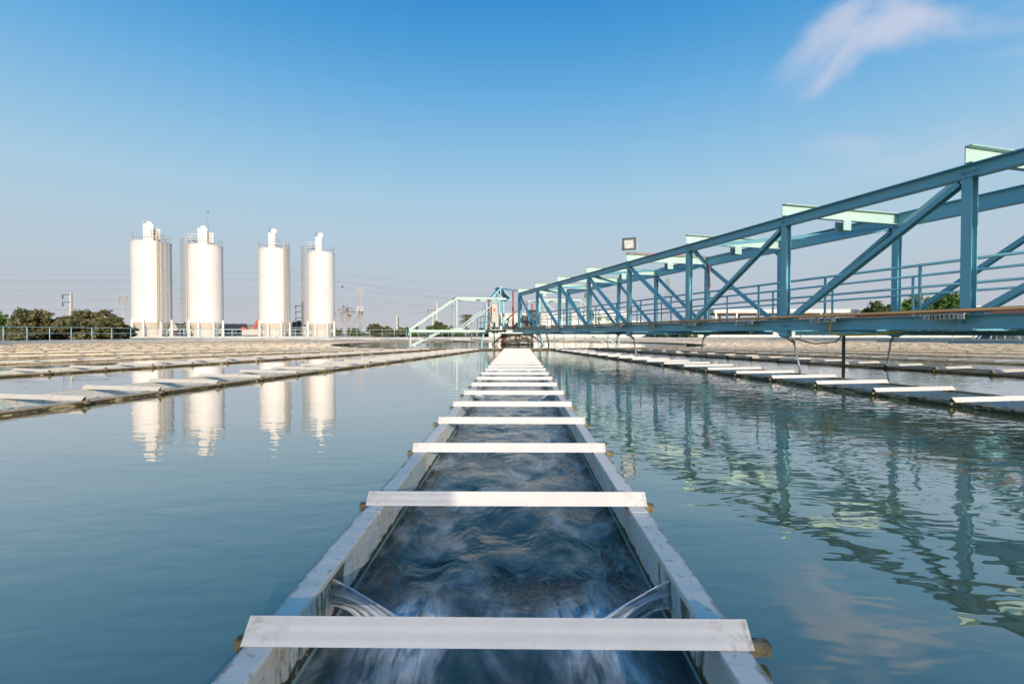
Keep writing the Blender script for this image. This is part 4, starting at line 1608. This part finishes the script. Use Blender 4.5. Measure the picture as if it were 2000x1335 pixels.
def pole(px, depth, ztop, label, arms, side=-1):
    root = thing('utility_pole', label, 'utility pole', at_px(px, depth, GZ))
    h = ztop - GZ
    mb = MB(); mb.bar((0, 0, -0.2), (0, 0, h), 0.34, 0.34, up=(0, 1, 0)); part('shaft', mb, M['pole'], root)
    for z_ in arms:
        al = 1.5 if h > 7 else 0.6
        mb = MB(); mb.box(min(0, side * al), max(0, side * al), -0.22, -0.172, h - z_, h - z_ + 0.12); ar = part('cross_arm', mb, M['dark'], root)
        mb = MB(); mb.lathe([(0.0, 0), (0.12, 0.05), (0.06, 0.2), (0.12, 0.35), (0.06, 0.5), (0.1, .65), (0, .7)], 8, (side * (al - 0.22), -0.196, h - z_ - 0.7)); link('insulator', mb.mesh('insulator'), M['dark'], ar)
    return root


pole(130, 85, 7.9, 'concrete utility pole above the dark trees at left', (0.4, 1.7))
pole(589, 100, 7.4, 'concrete pole with dark insulators between third and fourth silo', (1.0, 2.2, 3.4))
pole(775, 120, 5.3, 'short utility pole with insulators over the low shrubs', (0.6, 1.5, 2.4), 1)
pole(845, 130, 7.4, 'thin pole behind the sloping truss arm, leftmost of a pair', (0.5, 2.6))
pole(853.5, 130, 9.0, 'taller thin pole behind the sloping truss arm, right of a pair', (2.0,), -1)


def pylon(px, depth, ztop, label, w=3.2, lean=0):
    root = thing('lattice_pylon', label, 'pylon', at_px(px, depth, GZ), R(20))
    h = ztop - GZ

    def half(z):
        return w / 2 * (1 - 0.72 * min(1, z / (h * .8)))
    lv = [h * k / 9 for k in range(10)]
    mb = MB()
    for sx, sy in ((-1, -1), (1, -1), (1, 1), (-1, 1)):
        for a, b in zip(lv[:-1], lv[1:]):
            mb.bar((sx * half(a), sy * half(a), a), (sx * half(b), sy * half(b), b), 0.1, 0.1)
    part('legs', mb, M['steel_lattice'], root)
    mb = MB()
    cs = ((-1, -1), (1, -1), (1, 1), (-1, 1))
    for a, b in zip(lv[:-1], lv[1:]):
        for k in range(4):
            c0, c1 = cs[k], cs[(k + 1) % 4]
            mb.bar((c0[0] * half(a), c0[1] * half(a), a), (c1[0] * half(b), c1[1] * half(b), b), 0.06, 0.06)
            mb.bar((c1[0] * half(a), c1[1] * half(a), a), (c0[0] * half(b), c0[1] * half(b), b), 0.06, 0.06)
    part('lattice', mb, M['steel_lattice'], root)
    for z_ in (0.97, 0.84, 0.71):
        mb = MB()
        for s in (-1, 1):
            mb.bar((0, 0, h * z_ + 0.5), (s * w * .75, 0, h * z_), 0.07, 0.07); mb.bar((0, 0, h * z_ - 0.3), (s * w * .75, 0, h * z_), 0.07, 0.07)
        part('cross_arm', mb, M['steel_lattice'], root)
    return root


pylon(1303, 230, 26.5, 'lattice pylon seen through the middle of the truss bridge', 5.2)
pylon(1706, 330, 21.0, 'small lattice pylon beside the trees at right', 5.0)
pylon(626, 190, 24.5, 'lattice pylon hidden behind the narrowest silo', 2.6)


def wires(pa, pb, label, sag=1.0):
    mb = MB()
    pts = []
    for k in range(25):
        u = k / 24
        p = Vector(pa).lerp(Vector(pb), u)
        p.z -= sag * 4 * u * (1 - u)
        pts.append(p)
    mb.path(pts, 0.048, 4)
    return solid('power_line', mb, M['wire'], label, 'power line', 'overhead power lines')


ylist = [(529, 540), (546, 556), (559, 570), (577, 592), (596, 610), (541, 551)]
names = ['top', 'second', 'third', 'fourth', 'lowest', 'thin second']
for k, (ym, yl) in enumerate(ylist):
    zm = CAM_Z + (651 - ym) / 960 * 190
    a = at_px(626, 190); a.z = zm
    dl = 150
    b = at_px(-420, dl); b.z = CAM_Z + (651 - yl + 6) / 960 * dl
    c = at_px(1303, 230); c.z = CAM_Z + (651 - (568 + k * 11)) / 960 * 230
    wires(a, b, f'{names[k]} overhead wire in the sky left of the silos', 0.7)
    wires(a, c, f'{names[k]} overhead wire sloping from the silos towards the pylon', 3.0)
for k in range(3):
    a = at_px(1303, 230); a.z = 24 - k * 3.3
    b = at_px(1706, 330); b.z = 19 - k * 2.4
    wires(a, b, f'{("upper", "middle", "lower")[k]} faint wire between the two right-hand pylons', 2.5)


# ------------------------------------------------------------------ vegetation
def leaf_cloud(blobs, n, size, seed, flat=0.55, shell=0.55):
    """leaf-sized quads gathered in clumps on and in a set of ellipsoids"""
    g = np.random.default_rng(seed)
    V, F = [], []
    vol = np.array([b[3] * b[4] * b[5] for b in blobs]) ** 0.75
    cnt = np.maximum(1, (n * vol / vol.sum()).astype(int))
    allc = []
    for b, c in zip(blobs, cnt):
        clumps = max(3, c // 26)
        d = g.normal(size=(clumps, 3))
        d /= np.linalg.norm(d, axis=1)[:, None]
        rr = (shell + (1 - shell) * g.random(clumps) ** 0.6) * (0.82 + 0.36 * g.random(clumps))
        cc = np.array(b[:3]) + d * rr[:, None] * np.array(b[3:6])
        cs = 0.085 * (b[3] + b[5]) * (0.5 + 0.9 * g.random(clumps)) * 0.8
        per = c // clumps + 1
        for k in range(clumps):
            allc.append(cc[k] + g.normal(size=(per, 3)) * cs[k] * np.array([1, 1, 0.7]))
    P = np.concatenate(allc)
    m = len(P)
    nrm = g.normal(size=(m, 3)) + np.array([0, 0, 0.6])
    nrm /= np.linalg.norm(nrm, axis=1)[:, None]
    t = np.cross(nrm, g.normal(size=(m, 3)))
    t /= np.linalg.norm(t, axis=1)[:, None]
    u = np.cross(nrm, t)
    s = size * (0.6 + 0.8 * g.random(m))[:, None]
    q = np.stack([P - t * s, P - u * s * flat, P + t * s, P + u * s * flat], 1).reshape(-1, 3)
    F = np.arange(m * 4).reshape(-1, 4)
    return q, F


def np_mesh(name, q, F):
    me = bpy.data.meshes.new(name)
    me.from_pydata(q.tolist(), [], F.tolist())
    me.update()
    return me


def tree(px, depth, half_px, top_y, label, leaf='leaf_olive', n=9000, size=0.16, seed=0, name='tree', lift=0.0, blobs=11, group=None, dens=1.0):
    p = at_px(px, depth, GZ)
    root = thing(name, label, 'tree' if name == 'tree' else 'bush', p, 0, group)
    H = CAM_Z + (651 - top_y) / 960 * depth - GZ
    W = half_px / 960 * depth
    rr = random.Random(seed)
    bl = []
    for k in range(blobs):
        a = rr.uniform(0, 2 * math.pi)
        q = rr.uniform(0.15, 0.72)
        x, y = math.cos(a) * q * W, math.sin(a) * q * min(W, 3.5)
        zc = H * rr.uniform(0.22 + lift, 0.78) * (1 - 0.35 * abs(x) / W)
        sx = W * rr.uniform(0.26, 0.42)
        bl.append((x, y, zc, sx, min(sx, 2.5), H * rr.uniform(0.14, 0.24)))
    bl.append((rr.uniform(-.2, .2) * W, 0, H * 0.80, W * .4, min(W * .4, 2.0), H * .2))
    q, F = leaf_cloud(bl, int(n * dens), size, seed)
    q[:, 2] = np.maximum(q[:, 2], 0.02)
    link('crown', np_mesh('crown', q, F), M[leaf], root)
    mb = MB()
    mb.path([(0, 0, -0.3), (0.05, 0, H * .2), (0.0, 0.05, H * .42)], 0.035 * H + 0.04, 8, 0.022 * H + 0.02)
    for b in bl[:7]:
        mb.path([(0, 0, H * .25), (b[0] * .5, b[1] * .5, (H * .25 + b[2]) / 2 + .05 * H), (b[0], b[1], b[2])], 0.016 * H + .015, 6, 0.004 * H + .004)
    part('trunk', mb, M['bark'], root, True)
    return root


tree(60, 47, 62, 605, 'dark olive leafy tree behind the fence, left of the pole', 'leaf_olive', 11250, 0.17, 21)
tree(150, 48, 55, 607, 'dark olive leafy tree directly under the utility pole', 'leaf_olive', 9750, 0.17, 22)
tree(205, 49, 40, 606, 'dark olive tree nearest the leftmost silo', 'leaf_olive', 6750, 0.17, 23)
tree(105, 50, 48, 618, 'low olive tree filling the gap between taller trees behind the fence', 'leaf_olive', 6750, 0.17, 24)
tree(-12, 50, 34, 611, 'bright green tree cut off at the left edge', 'leaf_bright', 5250, 0.17, 25)
tree(238, 54, 24, 634, 'small dry bush at the foot of the leftmost silo', 'leaf_dry', 3500, 0.12, 26, 'bush')
tree(20, 44, 40, 640, 'low dark bush against the fence at the left edge', 'leaf_olive', 5000, 0.12, 27, 'bush')
tree(345, 100, 24, 628, 'dry shrub between the first and second silo', 'leaf_dry', 2500, 0.2, 28, 'bush')
tree(460, 110, 34, 632, 'green shrub behind the grey shed between silos', 'leaf_green', 3000, 0.22, 29, 'bush')
tree(577, 105, 20, 626, 'green tree between the third and fourth silo', 'leaf_green', 3000, 0.2, 30)
tree(733, 92, 32, 632, 'rounded yellow-green shrub at the foot of the right light mast', 'leaf_dry', 5000, 0.17, 31, 'bush')
tree(690, 88, 26, 641, 'low green bush below the bare tree', 'leaf_green', 3500, 0.16, 32, 'bush')
tree(800, 95, 30, 641, 'low green bush left of the sloping arm', 'leaf_green', 3500, 0.17, 33, 'bush')
tree(772, 90, 26, 643, 'low dry bush at the foot of the short pole', 'leaf_dry', 3000, 0.16, 34, 'bush')
tree(857, 125, 25, 628, 'dark dome-shaped tree behind the sloping truss arm', 'leaf_green', 5000, 0.22, 35)
tree(880, 100, 40, 644, 'low green hedge below the left truss arm', 'leaf_green', 5000, 0.17, 36, 'bush')
tree(945, 100, 30, 640, 'low bush beside the small white building', 'leaf_dry', 3500, 0.17, 37, 'bush')
tree(1350, 110, 36, 612, 'thin brownish tree behind the walkway railing left of the canopy', 'leaf_dry', 2600, 0.22, 38)
tree(1715, 84, 44, 588, 'dark green tree right of the canopy, lower than its neighbour', 'leaf_green', 8000, 0.22, 39, 'tree', 0.3, 14)
tree(1770, 86, 60, 577, 'green tree in the middle of the group right of the canopy', 'leaf_bright', 10000, 0.22, 40, 'tree', 0.3, 15)
tree(1838, 84, 56, 570, 'tallest bright green tree behind the bridge at right', 'leaf_bright', 12000, 0.22, 41, 'tree', 0.3, 16)
tree(1310, 83, 60, 648, 'low dark hedge in front of the boundary wall', 'leaf_green', 6000, 0.15, 43, 'bush')
tree(1960, 75, 40, 645, 'low bush behind the dark hopper', 'leaf_dry', 4000, 0.15, 44, 'bush')

# bare tree with a few leaves left
def bare_tree(px, depth, top_y, label, seed):
    p = at_px(px, depth, GZ)
    root = thing('bare_tree', label, 'tree', p)
    H = CAM_Z + (651 - top_y) / 960 * depth - GZ
    rr = random.Random(seed)
    mb = MB()
    tips = []

    def grow(p0, d, L_, r_, lev):
        p1 = p0 + d * L_
        mid = p0.lerp(p1, 0.5) + Vector((rr.uniform(-.06, .06), rr.uniform(-.06, .06), 0)) * L_
        mb.path([p0, mid, p1], r_, 5 if lev < 3 else 4, r_ * 0.62, False)
        if lev >= 5:
            tips.append(p1)
            return
        for k in range(3 if lev < 4 else 2):
            nd = (d + Vector((rr.uniform(-1, 1), rr.uniform(-1, 1), rr.uniform(-.15, .75))) * 0.75).normalized()
            grow(p1, nd, L_ * rr.uniform(0.66, 0.85), r_ * 0.6, lev + 1)
    for a in (-0.5, 0.1, 0.6):
        grow(Vector((a * 0.4, 0, -0.2)), Vector((a * 0.8, rr.uniform(-.3, .3), 1)).normalized(), H * 0.26, 0.085, 1)
    zmax = max(t.z for t in tips)
    mb.v = [(v[0] * 0.9, v[1] * 0.9, v[2] * H / zmax if v[2] > 0 else v[2]) for v in mb.v]
    part('branches', mb, M['pale_bark'], root)
    pick = [t for t in tips if rr.random() < 0.3]
    P = np.array([[t.x * .9, t.y * .9, t.z * H / zmax] for t in pick])
    g = np.random.default_rng(seed)
    P = np.repeat(P, 5, 0) + g.normal(size=(len(P) * 5, 3)) * 0.08
    s = 0.06
    t = g.normal(size=P.shape); u = g.normal(size=P.shape)
    q = np.stack([P - t * s, P - u * s, P + t * s, P + u * s], 1).reshape(-1, 3)
    link('leaves', np_mesh('leaves', q, np.arange(len(q)).reshape(-1, 4)), M['leaf_dry'], root)


bare_tree(676, 86, 598, 'bare pale-branched tree right of the narrowest silo', 5)
bare_tree(1375, 108, 612, 'sparse leafless tree behind the walkway left of the canopy', 9)


def palm(px, depth, top_y, label, seed, k_=1.0):
    p = at_px(px, depth, GZ)
    root = thing('palm_tree', label, 'palm tree', p)
    H = CAM_Z + (651 - top_y) / 960 * depth - GZ
    hz = H * 0.66
    mb = MB(); mb.path([(0, 0, -.2), (0.08, 0, hz * .5), (0.0, 0, hz)], 0.2, 8, 0.13); part('trunk', mb, M['bark'], root, True)
    rr = random.Random(seed)
    for f in range(22):
        a = rr.uniform(0, 2 * math.pi)
        e = rr.uniform(-0.35, 1.25)
        L_ = H * 0.46 * rr.uniform(0.8, 1.1) * k_
        mb = MB()
        prev = None
        pts = []
        for k in range(9):
            u = k / 8
            r_ = L_ * u * math.cos(e) * (1 - 0.12 * u)
            z_ = hz + L_ * u * math.sin(e) - L_ * 0.5 * u * u
            pts.append(Vector((math.cos(a) * r_, math.sin(a) * r_, z_)))
        side = Vector((-math.sin(a), math.cos(a), 0))
        for k in range(1, 9):
            for q in range(2):
                b = pts[k - 1].lerp(pts[k], q / 2)
                tdir = (pts[k] - pts[k - 1]).normalized()
                w = L_ * 0.24 * math.sin(math.pi * min(1, (k + q / 2) / 9.5)) + 0.05
                for s in (-1, 1):
                    tip = b + (side * s + tdir * 0.6 + Vector((0, 0, -0.35))) * w
                    mb.add([b, b + tdir * 0.09, tip], [(0, 1, 2)])
        mb.path(pts, 0.025, 4, 0.008)
        part('frond', mb, M['leaf_olive'], root)


palm(911, 112, 606, 'palm tree seen behind the left truss arm', 3)
palm(812, 140, 632, 'small distant palm left of the sloping arm', 4)

# distant treeline that reads as one mass
blobs = []
rr = random.Random(77)
for k in range(170):
    px = -150 + 2400 * (k + rr.random()) / 170
    dd = rr.uniform(180, 260)
    h = rr.uniform(1.5, 4.2)
    x = gx(px, dd)
    blobs.append((x, dd, h * 0.45, rr.uniform(3, 6), 2.0, h * 0.6))
q, F = leaf_cloud(blobs, 26000, 0.5, 99)
q[:, 2] = np.maximum(q[:, 2] + GZ, GZ)
tl = link('distant_treeline', np_mesh('treeline', q, F), M['leaf_olive'])
tl['kind'] = 'stuff'
tl['label'] = 'low far treeline along the whole horizon'
tl['category'] = 'treeline'

# ------------------------------------------------------------------ birds
def bird(px, py, depth, label):
    p = at_px(px, depth); p.z = CAM_Z + (651 - py) / 960 * depth
    mb = MB()
    mb.lathe([(0.0, -0.18), (0.05, -0.1), (0.06, 0.02), (0.03, 0.14), (0, 0.2)], 8)
    mb.v = [(v[2], v[1], v[0]) for v in mb.v]
    for s in (-1, 1):
        mb.add([(-0.08, 0, 0.02), (0.08, 0, 0.02), (0.02, s * 0.28, 0.10), (-0.10, s * 0.34, 0.09), (-0.16, s * 0.5, 0.03)], [(0, 1, 2, 3), (3, 2, 4)])
    solid('bird', mb, M['dark'], label, 'bird', 'birds in flight', loc=p, rz=0.5)


bird(668, 560, 60, 'dark bird flying right of the narrowest silo')
